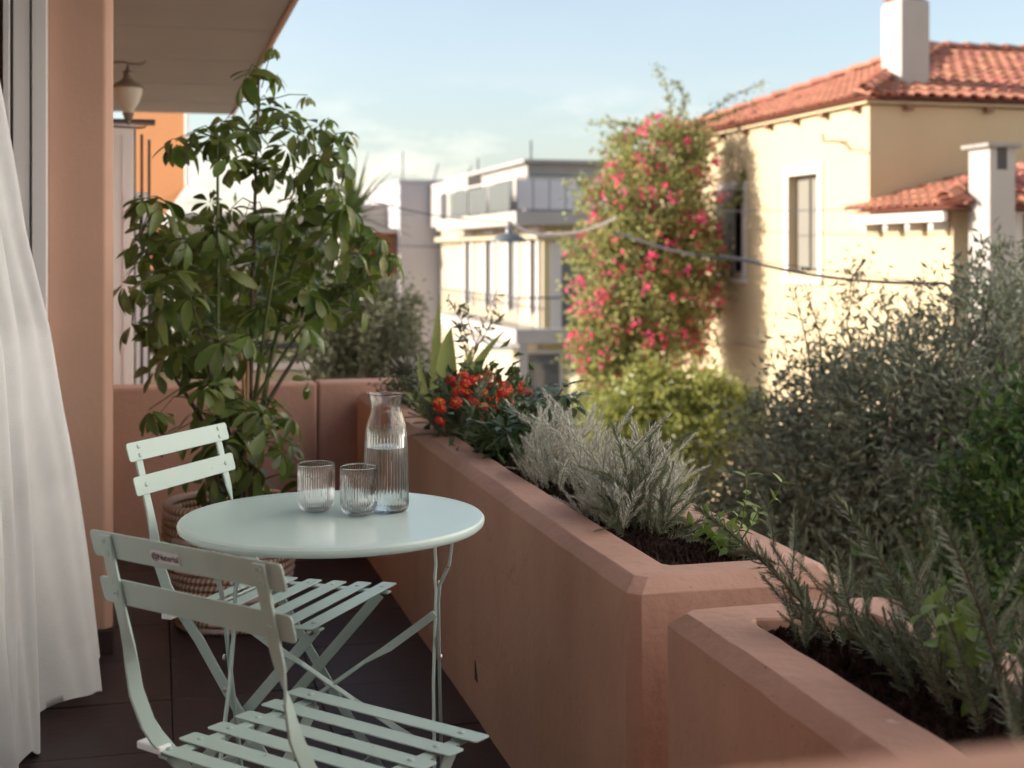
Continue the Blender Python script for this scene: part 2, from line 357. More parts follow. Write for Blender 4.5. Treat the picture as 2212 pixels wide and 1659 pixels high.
# balcony floor: slab with tiles
fl = thing('balcony_floor', 'dark brown tiled balcony floor', 'floor', (0,0,0), kind='structure')
MB().box((-.36,-.9,-.22), (1.30,5.95,-.012)).build('slab', M['grout'], fl)
TS = .398
tm = MB().box((.0014,.0014,-.012), (TS-.0014,TS-.0014,0)).mesh('tile', M['tile'])
for i in range(3):
    for j in range(17):
        o = add('tile', tm, fl, Matrix.Translation((-.36 + i*TS + .02*0, -.88 + j*TS, random.uniform(-.0008,.0008))))
        o.rotation_euler = (random.uniform(-.0015,.0015), random.uniform(-.0015,.0015), 0)
        m = o.modifiers.new('bevel','BEVEL'); m.width = .002; m.segments = 1

# own building: facade mass, ceiling slab, pier, doorway
own = thing('apartment_building', 'own apartment building wall behind the curtain and pier, around the dark doorway', 'building', (-.36,0,0))
def wbox(mb, lo, hi, loc): return mb.box([a-b for a, b in zip(lo, loc)], [a-b for a, b in zip(hi, loc)])
ol = (-.36,0,0)
wbox(MB(), (-6,-4,2.56), (-.36,11.2,3.3), ol).build('upper_wall', M['plaster_flat'], own)
b = MB(); wbox(b, (-.50,-4,-4), (-.36,1.55,2.56), ol); wbox(b, (-6,4.705,-4), (-.475,11.2,2.345), ol); b.build('wall', M['plaster_flat'], own)
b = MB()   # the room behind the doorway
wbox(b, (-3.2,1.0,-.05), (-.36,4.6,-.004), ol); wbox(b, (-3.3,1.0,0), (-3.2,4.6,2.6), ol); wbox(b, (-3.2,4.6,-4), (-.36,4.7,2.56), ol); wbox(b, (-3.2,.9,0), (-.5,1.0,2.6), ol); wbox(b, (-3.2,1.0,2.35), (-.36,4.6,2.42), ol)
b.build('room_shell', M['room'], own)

ce = thing('balcony_ceiling', 'grey-brown concrete ceiling slab overhanging the balcony', 'ceiling', (0,0,2.35), kind='structure')
b = MB(); b.box((-.36,-4,.0), (.575,11.25,.2)); b.build('soffit', M['ceiling'], ce, bevel=.012)
b = MB(); b.box((.576,-4,-.012), (.60,11.27,.23)); b.build('drip_edge', M['slab_edge'], ce, bevel=.006)
for k in range(9):
    MB().box((-.36, 1.2+k*1.15, -.0025), (.573, 1.2+k*1.15+.012, 0)).build('board_mark', M['ceiling'], ce)

pier = thing('wall_pier', 'terracotta plastered wall pier between curtain and leafy potted plant', 'wall', (-.135,4.38,0))
def pier_sec(z, g=0): return [(-.19+g,0,z),(-.022,0,z),(0,.022,z),(0,.10,z),(-.021,.12,z),(-.19+g,.12,z)]
MB().loft([pier_sec(.075), pier_sec(2.345)]).build('pier_face', M['plaster_flat'], pier, bevel=.006)
MB().box((-.40,.028,.075), (-.19,.11,2.345)).build('pier_return', M['plaster_flat'], pier, bevel=.004)
MB().box((-.40,-.004,0), (.002,.12,.0745)).build('skirting', M['tile'], pier, bevel=.003)

df = thing('door_frame', 'white aluminium sliding door frame beside the terracotta pier', 'door frame', (-.36,4.30,0))
for (x0, x1, y0, y1) in ((-.055,.037,.06,.10),(-.005,.037,.02,.06),(-.06,-.012,.03,.06),(-.085,-.066,.0,.06)):
    MB().box((x0,y0,.0), (x1,y1,2.345)).build('profile', M['white_alu'], df, bevel=.002)
MB().box((-.062,.018,0), (-.058,.03,2.345)).build('gasket', M['rubber'], df)
for y in (-.42,-.47):
    MB().box((-.10,y,.02), (-.055,y+.022,2.30)).build('sash_stile', M['white_alu'], df, bevel=.002)
MB().box((-.09,-2.6,-.0), (.01,.02,.022)).build('sill_track', M['white_alu'], df, bevel=.002)
b = MB(); b.box((-.064,.012,1.37), (-.048,.028,1.47)); b.box((-.066,.004,1.40), (-.046,.014,1.44)); b.build('latch', M['steel'], df, bevel=.002)

bp = thing('back_parapet', 'low terracotta parapet wall behind the potted plant', 'wall', (0,5.81,0))
MB().box((-.47,0,0), (.655,.15,.683)).build('parapet_wall', M['plaster'], bp, bevel=.012)
MB().box((.659,.002,0), (1.30,.15,.685)).build('parapet_wall', M['plaster'], bp, bevel=.012)
for x0, x1 in ((-.47,.2),(.2,.82)):
    pass

# planters ----------------------------------------------------------
def planter(name, label, x0, x1, y0, y1, z0, h, drain=None):
    t = thing(name, label, 'planter', ((x0+x1)/2, y0, z0))
    ox, oy = (x0+x1)/2, y0
    def ring(ins, z, cut, ny=26, nx=5):
        a0, a1, b0, b1 = x0+ins-ox, x1-ins-ox, y0+ins-oy, y1-ins-oy
        pts = []
        for i in range(nx): pts.append((a0+cut+(a1-a0-2*cut)*i/(nx-1), b0))
        for i in range(ny): pts.append((a1, b0+cut+(b1-b0-2*cut)*i/(ny-1)))
        for i in range(nx): pts.append((a1-cut-(a1-a0-2*cut)*i/(nx-1), b1))
        for i in range(ny): pts.append((a0, b1-cut-(b1-b0-2*cut)*i/(ny-1)))
        j = lambda s: random.uniform(-s, s)
        s = .0013 if z > .3 else .0008
        return [(x+j(s), y+j(s), z+j(s)) for x, y in pts]
    b = MB()
    b.loft([ring(0,0,.024), ring(0,.3,.024), ring(0,h-.025,.022), ring(.025,h-.001,.02), ring(.028,h,.018), ring(.106,h,.014), ring(.111,h-.004,.012), ring(.113,h-.03,.01), ring(.114,h-.14,.01)], cap=False)
    o = b.build('planter_wall', M['planter'], t, smooth=22)
    m = o.modifiers.new('bevel','BEVEL'); m.width = .004; m.segments = 2; m.limit_method = 'ANGLE'; m.angle_limit = R(25)
    if drain:
        d = MB(); yy = drain - oy
        d.addf([(x0-ox-.0025,yy,.10),(x0-ox-.0025,yy-.035,.10),(x0-ox-.0025,yy-.004,.15),(x0-ox+.01,yy,.10),(x0-ox+.01,yy-.035,.10),(x0-ox+.01,yy-.004,.15)], [(0,1,2),(3,5,4),(0,3,4,1),(1,4,5,2),(2,5,3,0)])
        d.build('drain_hole', M['dark'], t)
    return t
PX0, PX1 = .82, 1.25
planter('planter', 'long terracotta planter box behind the table, filled with silver and flowering plants', PX0, PX1, 2.32, 5.80, 0, .645, drain=3.55)
planter('planter', 'terracotta planter box nearest the viewer, filled with rosemary', PX0+.015, PX1+.02, .62, 2.19, 0, .632)
def soil(name, label, x0, x1, y0, y1, z):
    nx = 22; ny = int((y1-y0)/(x1-x0)*nx); V = []; F = []
    for j in range(ny+1):
        for i in range(nx+1):
            x = x0+(x1-x0)*i/nx; y = y0+(y1-y0)*j/ny
            h = .012*math.sin(x*23+y*7)*math.sin(y*11) + random.gauss(0,.0045)
            V.append((x, y, z+h))
    for j in range(ny):
        for i in range(nx): a = j*(nx+1)+i; F.append((a,a+1,a+nx+2,a+nx+1))
    V = np.array(V); F4 = np.array(F)
    F3 = np.concatenate([F4[:, [0,1,2]], F4[:, [0,2,3]]])
    n = int((y1-y0)*1500); P = np.stack([RNG.uniform(x0,x1,n), RNG.uniform(y0,y1,n), np.full(n, z)+RNG.uniform(0,.012,n)], 1)
    T = np.array([(1,0,-.7),(-.5,.87,-.7),(-.5,-.87,-.7),(0,0,1)], float); sz = RNG.gamma(2.0,.0022,n)[:, None, None]+.0015
    # random turned clods
    q = RNG.uniform(0,6.28,n); cq, sq = np.cos(q), np.sin(q)
    TT = np.repeat(T[None], n, 0); X = TT[...,0]*cq[:,None]-TT[...,1]*sq[:,None]; Y = TT[...,0]*sq[:,None]+TT[...,1]*cq[:,None]
    TT = np.stack([X,Y,TT[...,2]],2)*sz + P[:,None,:]
    Vc = TT.reshape(-1,3); bb = np.arange(n)[:,None]*4+len(V)
    Fc = np.concatenate([bb+np.array([[0,1,3]]),bb+np.array([[1,2,3]]),bb+np.array([[2,0,3]])],1).reshape(-1,3)
    o = add(name, np_mesh(name, np.concatenate([V,Vc]), np.concatenate([F3,Fc]), M['soil'])); tag(o, label, 'soil', kind='stuff'); return o
soil('potting_soil', 'dark crumbly soil in the long planter', PX0+.11, PX1-.11, 2.42, 5.69, .622)
soil('potting_soil', 'dark soil under the rosemary in the nearest planter', PX0+.125, PX1-.09, .73, 2.08, .606)

# blurred wall top close to the lens
nw = thing('near_wall', 'blurred plastered wall top along the bottom edge, right by the viewer', 'wall', (.6,.36,0))
MB().box((-.50,-.10,0), (1.4,.10,1.060)).build('wall_body', M['plaster'], nw, bevel=.03)

# ================================================================== curtain
cu_rows, cu_cols = 90, 240
V = []; 
def lerp_tab(t, tab):
    for (a, va), (b_, vb) in zip(tab, tab[1:]):
        if t <= b_: 
            u = (t-a)/(b_-a); return va + (vb-va)*u
    return tab[-1][1]
edge_y = [(0,4.06),(.25,4.05),(.6,4.05),(1.04,3.93),(1.29,3.68),(1.67,3.41),(2.1,3.14),(2.36,3.02)]
edge_x = [(0,-.150),(.3,-.185),(.7,-.235),(1.04,-.285),(1.29,-.325),(1.67,-.365),(2.1,-.40),(2.36,-.41)]
base_x = [(0,-.325),(.4,-.335),(1.0,-.345),(1.6,-.385),(2.36,-.42)]
for r in range(cu_rows+1):
    z = 2.34*(1-r/cu_rows)
    for c in range(cu_cols+1):
        u = c/cu_cols                       # 0 near, 1 the free edge
        y1 = lerp_tab(z, edge_y); y0 = 1.75 + .25*(1-z/2.34)
        y = y0 + (y1-y0)*u
        xb = lerp_tab(z, base_x); xe = lerp_tab(z, edge_x)
        w = max(0, (u-.70)/.30); x = xb + (xe-xb)*(w*w*(3-2*w))
        lo = 1 - z/2.34
        amp = .014 + .030*lo
        ph = u*44 + .9*math.sin(u*9+1) + .5*math.sin(z*1.7+u*5)
        x += amp*math.sin(ph)*(.75+.25*math.sin(u*17)) + .010*lo*math.sin(u*83+z*2.2) + .004*math.sin(u*150+z*6)
        y += .022*lo*math.cos(ph*1.0+.5)
        zz = z
        if r > cu_rows-14: zz += .0
        zz += lo**6*(.03 + .028*math.sin(ph+1.2) + .01*math.sin(u*70)) - lo**6*.03*(1-w) + .035*w*lo**5
        V.append((x, y, max(zz,.004)))
F = []
for r in range(cu_rows):
    for c in range(cu_cols): a = r*(cu_cols+1)+c; F.append((a,a+1,a+cu_cols+2,a+cu_cols+1))
ct = thing('curtain', 'white linen curtain blowing out of the dark doorway', 'curtain', (-.3,3.4,0))
V = np.array(V) - np.array((-.3,3.4,0))
o = add('cloth', np_mesh('cloth', V, F, M['linen'], smooth=True), ct)
m = o.modifiers.new('solid','SOLIDIFY'); m.thickness = .0012
# hem: a doubled band along the free edge and bottom
hv = []; hf = []
Vg = V.reshape(cu_rows+1, cu_cols+1, 3)
hs_ = Vg[cu_rows-5:, :, :].copy(); hs_[:, :, 0] += .0022
nr = hs_.shape[0]; hv = hs_.reshape(-1,3)
for r in range(nr-1):
    for c in range(cu_cols): a = r*(cu_cols+1)+c; hf.append((a,a+1,a+cu_cols+2,a+cu_cols+1))
add('hem', np_mesh('hem', hv, hf, M['linen'], smooth=True), ct)
es = Vg[:, cu_cols-2:, :].copy(); es[:, :, 0] += .002
ef = []
for r in range(cu_rows):
    for c in range(2): a = r*3+c; ef.append((a,a+1,a+4,a+3))
add('side_hem', np_mesh('side_hem', es.reshape(-1,3), ef, M['linen'], smooth=True), ct)

# ================================================================== chairs
def letter_mesh(body, size, m):
    fc = bpy.data.curves.new('lettering','FONT'); fc.body = body; fc.size = size; fc.extrude = .0002; fc.align_x = 'CENTER'; fc.align_y = 'CENTER'; fc.offset = .0002
    o = bpy.data.objects.new('lettering_curve', fc); COL.objects.link(o); bpy.context.view_layer.update()
    me = bpy.data.meshes.new_from_object(o.evaluated_get(bpy.context.evaluated_depsgraph_get())); bpy.data.objects.remove(o)
    me.materials.clear(); me.materials.append(m); return me
def rr_outline(w, h, r, n=5):
    pts = []
    for cx, cz, a0 in ((w/2-r,h/2-r,0),(-w/2+r,h/2-r,90),(-w/2+r,-h/2+r,180),(w/2-r,-h/2+r,270)):
        for k in range(n): q = R(a0+90*k/(n-1)); pts.append((cx+r*math.cos(q), cz+r*math.sin(q)))
    return pts
rivet_me = MB().lathe([(.0001,.0028),(.003,.0026),(.0052,.0012),(.0056,0)], 14).mesh('rivet', M['mint'], 40)
bolt_me = MB().lathe([(.0001,.005),(.004,.0045),(.0065,.002),(.0068,0)], 12).mesh('bolt', M['steel'], 40)
ring_me = MB().lathe([(.0022,.0006),(.0024,.002),(.0046,.002),(.0054,.0003)], 16).mesh('rivet', M['mint'], 40)
def bent_plate(w, h, t, r, bow, M4, nseg=12):
    """rounded plate split along its length so that it can bow (local X length, Z height, Y normal)"""
    xs = [-w/2, -w/2+r*.3, -w/2+r] + [(-w/2+r)+(w-2*r)*k/nseg for k in range(1, nseg)] + [w/2-r, w/2-r*.3, w/2]
    b = MB(); rings = []
    for x in xs:
        e = max(0, abs(x)-(w/2-r)); hh = h/2 - (r - math.sqrt(max(0, r*r-e*e)))
        yb = bow*(1-(2*x/w)**2)
        rings.append([M4 @ Vector((x, yb-t/2, -hh)), M4 @ Vector((x, yb+t/2, -hh)), M4 @ Vector((x, yb+t/2, hh)), M4 @ Vector((x, yb-t/2, hh))])
    b.loft(rings); return b
def chair(loc, rz, label, plate=False):
    t = thing('folding_chair', label, 'chair', loc, rz, 'mint folding bistro chairs')
    F0 = -.24
    P = lambda x, f, z: Vector((x, f+F0, z))
    prof = [(.162,-.0085,.817),(.162,.004,.77),(.162,.022,.70),(.1625,.031,.668),(.1635,.038,.640),(.165,.044,.612),(.168,.055,.565),(.172,.080,.510),(.175,.100,.482),(.177,.128,.450),(.178,.165,.405),(.178,.24,.295),(.178,.33,.165),(.178,.445,.006)]
    tw = [0,0,0,.05,.35,.75,.95,1,1,1,1,1,1,1]
    ww = [.023,.023,.023,.022,.019,.021,.025,.026,.026,.025,.024,.023,.023,.023]
    for sg in (-1, 1):
        pts = [P(sg*a, f, z) for a, f, z in prof]; wd = []
        for i, p in enumerate(pts):
            tg = (pts[min(i+1,len(pts)-1)]-pts[max(i-1,0)]).normalized()
            side = Vector((1,0,0)); inpl = tg.cross(side).normalized(); q = tw[i]*math.pi/2*sg
            wd.append(side*math.cos(q)+inpl*math.sin(q))
        # smooth by resampling
        b = MB(); b.strip(pts, wd, ww, .005); b.build('leg', M['mint'], t, smooth=40, bevel=.0012)
        # rear leg: from the seat front down to the back foot
        b = MB(); b.strip([P(sg*.156,.435,.447), P(sg*.156,.40,.405), P(sg*.157,.22,.20), P(sg*.157,.045,.006)], Vector((0,1,0)), .024, .005)
        b.build('leg', M['mint'], t, smooth=40, bevel=.0012)
        b = MB(); b.box((sg*.166-.011,.105+F0,.4475), (sg*.166+.011,.455+F0,.4525)); b.build('seat_rail', M['mint'], t, bevel=.0012)
        b = MB(); b.box((sg*.196-.027,.100+F0,.4538), (sg*.196+.027,.126+F0,.4665)); b.build('spacer', M['plastic'], t, bevel=.003)
        for f, z, dx in ((.232,.306,.0035),(.425,.44,.003),(.12,.4600,.0035)):
            rot = Matrix.Rotation(R(90*sg), 4, 'Y')
            add('bolt', bolt_me, t, Matrix.Translation(P(sg*(.1775+dx) if f != .425 else sg*(.1565+dx), f, z)) @ rot)
    lean = math.atan2(.034+.0, .13)
    for zc, fc, h in ((.800,.0010,.042),(.727,.0195,.042)):
        M4 = Matrix.Translation(P(0,fc,zc)) @ Matrix.Rotation(-R(-15.5), 4, 'X')
        b = bent_plate(.404, h, .0028, .007, -.004 if False else 0.0, M4)
        sl_ = b.build('backrest_slat', M['mint'], t, smooth=40, bevel=.0008)
        zs = ((.010,-.010) if zc > .76 else (0,))
        for sg in (-1, 1):
            for dz in zs:
                add('rivet', ring_me, sl_, M4 @ Matrix.Translation((sg*.162,-.0016-.005-.0004,dz)) @ Matrix.Rotation(R(90),4,'X'))
                add('rivet', rivet_me, sl_, M4 @ Matrix.Translation((sg*.162,.0016,dz)) @ Matrix.Rotation(R(-90),4,'X'))
        if plate and zc > .76:
            pl = bent_plate(.062, .018, .002, .002, 0, M4 @ Matrix.Translation((-.035,-.0025,-.002))).build('name_plate', M['plate'], sl_, bevel=.0005)
            lo_ = add('lettering', letter_mesh('@Naterial', .0135, M['ink']), pl)
            lo_.matrix_local = M4 @ Matrix.Translation((-.035,-.0038,-.002)) @ Matrix.Rotation(R(90),4,'X')
    for k in range(6):
        f = .118 + k*.0635; wdt = .031 if k == 0 else .038; ln = .346 if k == 0 else (.392 + .006*k)
        z = .4545 + .006*((k-2.2)/2.8)**2
        M4 = Matrix.Translation(P(0,f,z)) @ Matrix.Rotation(R(90),4,'X')
        b = bent_plate(ln, wdt, .0024, .006, .0, M4)
        sl_ = b.build('seat_slat', M['mint'], t, smooth=40, bevel=.0007)
        for sg in (-1, 1):
            add('rivet', rivet_me, sl_, Matrix.Translation(P(sg*.166,f,z+.0015)))
    b = MB(); b.tube([P(-.166,.142,.452), P(.166,.142,.452)], .0035, 8); b.build('seat_rod', M['mint'], t, smooth=40)
    for f, z, x in ((.405,.055,.178),(.078,.045,.157)):
        b = MB(); b.box((-x,f+F0-.002,z-.011), (x,f+F0+.002,z+.011)); b.build('stretcher', M['mint'], t, bevel=.001)
    return t
def fwd_rot(fx, fy): return math.atan2(-fx, fy)
# chair positions: backrest-top midpoint + 0.24 along the facing direction
def chair_at(mx, my, fx, fy, label, plate): 
    n = math.hypot(fx, fy); fx, fy = fx/n, fy/n
    return chair((mx+fx*.24, my+fy*.24, 0), fwd_rot(fx, fy), label, plate)
chair_at(.034, 2.000, .766, .643, 'mint metal folding chair nearest the viewer with its back turned', True)
chair_at(.050, 3.250, .826, -.565, 'mint metal folding chair by the pier, half hidden behind the round table', False)

# ================================================================== table
TBX, TBY = .335, 2.70
tb = thing('bistro_table', 'round mint metal bistro table holding carafe and glasses', 'table', (TBX, TBY, 0.007), -TH)
prof = [(.0001,.7105),(.15,.7103),(.26,.7100),(.288,.7098),(.2955,.7086),(.2992,.7050),(.300,.700),(.2985,.6945),(.2945,.6905),(.2915,.6915),(.2915,.6975),(.289,.7000),(.15,.7003),(.0001,.7005)]
MB().lathe(prof, 128).build('table_top', M['mint_top'], tb, smooth=35)
for sg in (-1, 1):
    b = MB(); b.strip([(sg*.238,-.075,.694),(sg*.238,-.074,.665),(sg*.232,-.06,.625),(sg*.214,-.045,.585),(sg*.210,-.03,.545),(sg*.209,.03,.40),(sg*.207,.21,.004)], Vector((0,1,0)), .017, .006)
    b.build('leg', M['mint'], tb, smooth=40, bevel=.0012)
    b = MB(); b.strip([(sg*.196,.075,.694),(sg*.197,.072,.640),(sg*.200,.064,.60),(sg*.1985,.052,.575),(sg*.2015,.044,.550),(sg*.2,.02,.47),(sg*.2,-.02,.38),(sg*.216,-.20,.004)], Vector((0,1,0)), .017, .006)
    b.build('leg', M['mint'], tb, smooth=40, bevel=.0012)
    b = MB(); b.box((sg*.238-.012,-.095,.688), (sg*.238+.012,-.055,.699)); b.box((sg*.196-.012,.055,.688), (sg*.196+.012,.095,.699)); b.build('bracket', M['steel'], tb, bevel=.001)
    for y, z, x in ((-.075,.683,.242),(.045,.565,.205),(.0,.43,.212)):
        add('bolt', bolt_me, tb, Matrix.Translation((sg*(x+.001),y,z)) @ Matrix.Rotation(R(90*sg),4,'Y'))
    b = MB(); b.strip([(sg*.202,.004,.515),(sg*.11,.003*sg,.448),(sg*.06,.004*sg,.418),(sg*-.04,.004*sg,.348),(sg*-.17,.004*sg,.262)], [(0,0,1),(0,0,1),(0,1,.2),(0,1,.2),(0,0,1)], .016, .004)
    b.build('brace', M['mint'], tb, smooth=40, bevel=.001)
b = MB(); b.strip([(-.207,.17,.085),(.207,.17,.085)], Vector((0,0,1)), .026, .004); b.build('stretcher', M['mint'], tb, bevel=.001)
st = MB(); st.strip([(-.212,-.155,.095),(.212,-.155,.095)], Vector((0,0,1)), .026, .004); st = st.build('stretcher', M['mint'], tb, bevel=.001)
pl = MB().box((-.03,.1655,.075),(.035,.1678,.095)).build('name_plate', M['plate'], tb)
lo_ = add('lettering', letter_mesh('@Naterial', .0135, M['ink']), pl)
lo_.matrix_local = Matrix.Translation((.0025,.1652,.085)) @ Matrix.Rotation(R(90),4,'X')

# ================================================================== glassware
ZT = .7176
def on_table(px, py):
    d = FPX*(CH-ZT)/(py-545); v = at(px, py, d); return (v.x, v.y, ZT+.0004)
def smoothp(pts, k=4):
    """Catmull-Rom through profile points"""
    o = []
    for i in range(len(pts)-1):
        p0 = pts[max(i-1,0)]; p1 = pts[i]; p2 = pts[i+1]; p3 = pts[min(i+2,len(pts)-1)]
        for j in range(k):
            t = j/k; o.append(tuple(.5*((2*p1[a])+(-p0[a]+p2[a])*t+(2*p0[a]-5*p1[a]+4*p2[a]-p3[a])*t*t+(-p0[a]+3*p1[a]-3*p2[a]+p3[a])*t**3) for a in (0,1)))
    o.append(pts[-1]); return o
def ribbed(prof_out, prof_in, nrib, amp, zlo, zhi, per=6):
    n = nrib*per
    full = prof_out + prof_in[::-1]
    k_out = len(prof_out)
    def rib(k, j):
        if k >= k_out: return 0
        r, z = full[k]; w = min(1, max(0, (z-zlo)/.008))*min(1, max(0, (zhi-z)/.012))
        return amp*w*(abs(math.cos(math.pi*j/per))-.6)
    return MB().lathe(full, n, rib, close=False), n
CF = on_table(834, 1103)
po = smoothp([(.0005,.0),(.036,.0),(.0425,.003),(.0455,.010),(.0452,.03),(.0440,.09),(.0425,.135),(.0410,.160),(.0375,.178),(.0318,.196),(.0300,.208),(.0312,.219),(.0352,.230),(.0376,.2345)])
pi_ = smoothp([(.0005,.0055),(.034,.006),(.0405,.010),(.0430,.018),(.0428,.03),(.0417,.09),(.0402,.135),(.0388,.160),(.0353,.178),(.0298,.196),(.0282,.208),(.0294,.219),(.0336,.2305),(.0364,.2352)])
cf = thing('carafe', 'tall ribbed glass carafe half full of water on the table', 'carafe', CF)
b, n = ribbed(po, pi_, 40, .0016, .012, .168, 6); b.build('glass_body', M['glass'], cf, smooth=60)
wl = .130
wp = [(r+.0004, z-.0004) for r, z in pi_ if z < wl]
rw = wp[-1][0]
wv = thing('water', 'clear water standing in the glass carafe', 'water', CF)
MB().lathe(wp + [(rw-.0002,wl-.001),(rw-.003,wl-.0022),(.0005,wl-.0024)], 88).build('water_body', M['water'], wv, smooth=40)
def tumbler(px, py, label):
    loc = on_table(px, py); t = thing('drinking_glass', label, 'glass', loc, random.random(), 'ribbed drinking glasses')
    o = smoothp([(.0005,.0),(.017,.0),(.0240,.0020),(.0315,.0085),(.0355,.019),(.0367,.032),(.0370,.060),(.0368,.094),(.0362,.0955)])
    i = smoothp([(.0005,.0075),(.014,.008),(.0225,.0100),(.0290,.0155),(.0328,.024),(.0340,.036),(.0344,.060),(.0346,.093),(.0354,.0955)])
    b, n = ribbed(o, i, 48, .0015, .002, .091, 6); b.build('glass_body', M['glass'], t, smooth=60); return t
tumbler(683, 1105, 'ribbed drinking glass farther from the carafe, left of its twin')
tumbler(775, 1113, 'ribbed drinking glass standing right in front of the carafe')

# ================================================================== woven basket with the tall plant
BK = Vector((.235, 4.66, 0))
bk = thing('woven_basket', 'round coiled wool and jute basket behind the table', 'basket', BK)
nrow = 17; H = .405
def brad(z): 
    u = z/H; return .165 + .052*math.sin(min(1,u*1.15)*math.pi*.5) - .012*u*u
for k in range(nrow):
    z = .014 + (H-.02)*k/(nrow-1); r = brad(z); rr = .0135 if k < nrow-1 else .016
    n = 150; m = 7; V_ = []; F_ = []; fm = []
    off = random.random()*6
    for i in range(n):
        q = 2*math.pi*i/n
        st_ = abs(math.sin(37*q+off + .0)); bump_ = rr*(.72+.38*st_**.6)
        for j in range(m):
            a = 2*math.pi*j/m; 
            q2 = q + .018*math.cos(a)
            V_.append(((r+bump_*math.sin(a))*math.cos(q2), (r+bump_*math.sin(a))*math.sin(q2), z+bump_*math.cos(a)*.95))
    for i in range(n):
        for j in range(m):
            F_.append((i*m+j, ((i+1)%n)*m+j, ((i+1)%n)*m+(j+1)%m, i*m+(j+1)%m))
            st_ = abs(math.sin(37*(2*math.pi*(i+.5)/n)+off)); fm.append(0 if st_ > .52 else 1)
    add('coil', np_mesh('coil', V_, F_, [M['wool'], M['jute']], fm, smooth=True), bk)
MB().lathe([(.0005,.33),(.185,.325),(.19,.30),(.16,.01),(.0005,.008)], 40).build('inner_pot', M['soil'], bk, smooth=40)

sp = thing('umbrella_plant', 'tall leafy umbrella plant growing out of the woven basket', 'plant', (BK.x, BK.y, .33))
SPL = np.array(sp.location)
stems = []
tips = [(560,150,4.75),(470,300,4.55),(700,330,4.85),(800,560,4.75),(300,520,4.45),(610,480,4.5),(410,640,4.35),(660,700,4.5),(520,620,4.95),(285,700,4.6)]
for i, (px, py, d) in enumerate(tips):
    T = at(px, py, d); b0 = BK + Vector((random.uniform(-.08,.08), random.uniform(-.08,.08), .32))
    m1 = b0.lerp(T, .35) + Vector(((b0.x-T.x)*.16, (b0.y-T.y)*.16, .02)); m2 = b0.lerp(T, .7) + Vector(((b0.x-T.x)*.10, (b0.y-T.y)*.1, .03))
    pts = [b0, m1, m2, T]
    # resample
    cv = []
    for s in range(13):
        t = s/12; cv.append((1-t)**3*b0 + 3*(1-t)**2*t*m1 + 3*(1-t)*t*t*m2 + t**3*T)
    stems.append(cv)
    mb = MB(); mb.tube([p-sp.location for p in cv], [.010*(1-.72*s/12)+.001 for s in range(13)], 7)
    mb.build('stem', M['green_stem'] if i % 3 else M['bark'], sp, smooth=60)
for (px0, py0, px1, py1, d) in ((532,1090,535,780,4.45),(548,1090,520,760,4.50),(505,1090,530,820,4.65)):
    a = at(px0, py0, d); e = at(px1, py1, d+.05); mb = MB()
    ps = [a.lerp(e, k/8) for k in range(9)]
    mb.tube([p-sp.location for p in ps], [.0062 if k % 2 else .0055 for k in range(9)], 7); mb.build('bamboo_cane', M['bamboo'], sp, smooth=40)
def leaf_mesh(name, m, lng=1.0, wid=.36, curl=.25, cup=.18, ns=6, pw_=.8):
    V_ = []; F_ = []
    for i in range(ns+1):
        t = i/ns; w = wid*.5*(math.sin(math.pi*(t**pw_)*.97+.03))**.75 if 0 < t < 1 else (.02 if t == 0 else .004)
        x = t*lng; z = -curl*t*t
        V_ += [(x,-w,z+cup*w), (x,0,z), (x,w,z+cup*w)]
    for i in range(ns):
        a = i*3; F_ += [(a,a+1,a+4,a+3),(a+1,a+2,a+5,a+4)]
    return np_mesh(name, V_, F_, m, smooth=True)
leaf_var = [leaf_mesh('leaf', M['schef'], 1, .47, .22, .25, 7, 1.35), leaf_mesh('leaf', M['schef'], 1, .42, .45, .3, 7, 1.2), leaf_mesh('leaf', M['schef'], 1, .50, .10, .15, 7, 1.45), leaf_mesh('leaf', M['schef'], 1, .38, .62, .35, 7, 1.1), leaf_mesh('leaf', M['schef_var'], 1, .48, .3, .25, 7, 1.35)]
def whorl(center, axis, n, ln, droop, out):
    axis = axis.normalized(); a = axis.orthogonal().normalized(); b = axis.cross(a); q0 = random.random()*6.28
    for k in range(n):
        q = q0 + 2*math.pi*k/n + random.uniform(-.15,.15)
        rad = a*math.cos(q) + b*math.sin(q)
        dr = (rad*math.cos(droop) - axis*math.sin(droop) + Vector((0,0,-.18))).normalized()
        up = (axis*.8 + rad*.35 + Vector((0,0,.3))); up = (up - dr*up.dot(dr)).normalized(); y = up.cross(dr)
        s = ln*random.uniform(.72,1.12)
        pet = s*.22
        Mx = Matrix.Translation(center + dr*pet) @ Matrix((( dr.x,y.x,up.x,0),(dr.y,y.y,up.y,0),(dr.z,y.z,up.z,0),(0,0,0,1))) @ Matrix.Rotation(random.uniform(-.35,.35),4,'X') @ Matrix.Scale(s,4)
        out.append((Mx, 4 if random.random() < .05 else random.randrange(4), center + dr*pet))
mats_l = []; pet = MB()
regions = [((565,430,4.72),(215,270,.34),46),((700,560,4.75),(150,160,.30),22),((420,660,4.5),(165,170,.28),24),((330,560,4.5),(75,180,.22),15),((560,800,4.6),(170,120,.25),11),((590,1000,4.5),(110,90,.18),6),((320,860,4.45),(50,60,.12),2),((610,290,4.75),(150,110,.25),18),((690,340,4.85),(80,120,.2),10),((440,290,4.55),(60,70,.12),4),((790,560,4.75),(70,90,.15),6),((500,870,4.5),(150,80,.2),16),((560,960,4.4),(120,80,.15),10),((430,960,4.4),(110,80,.15),8)]
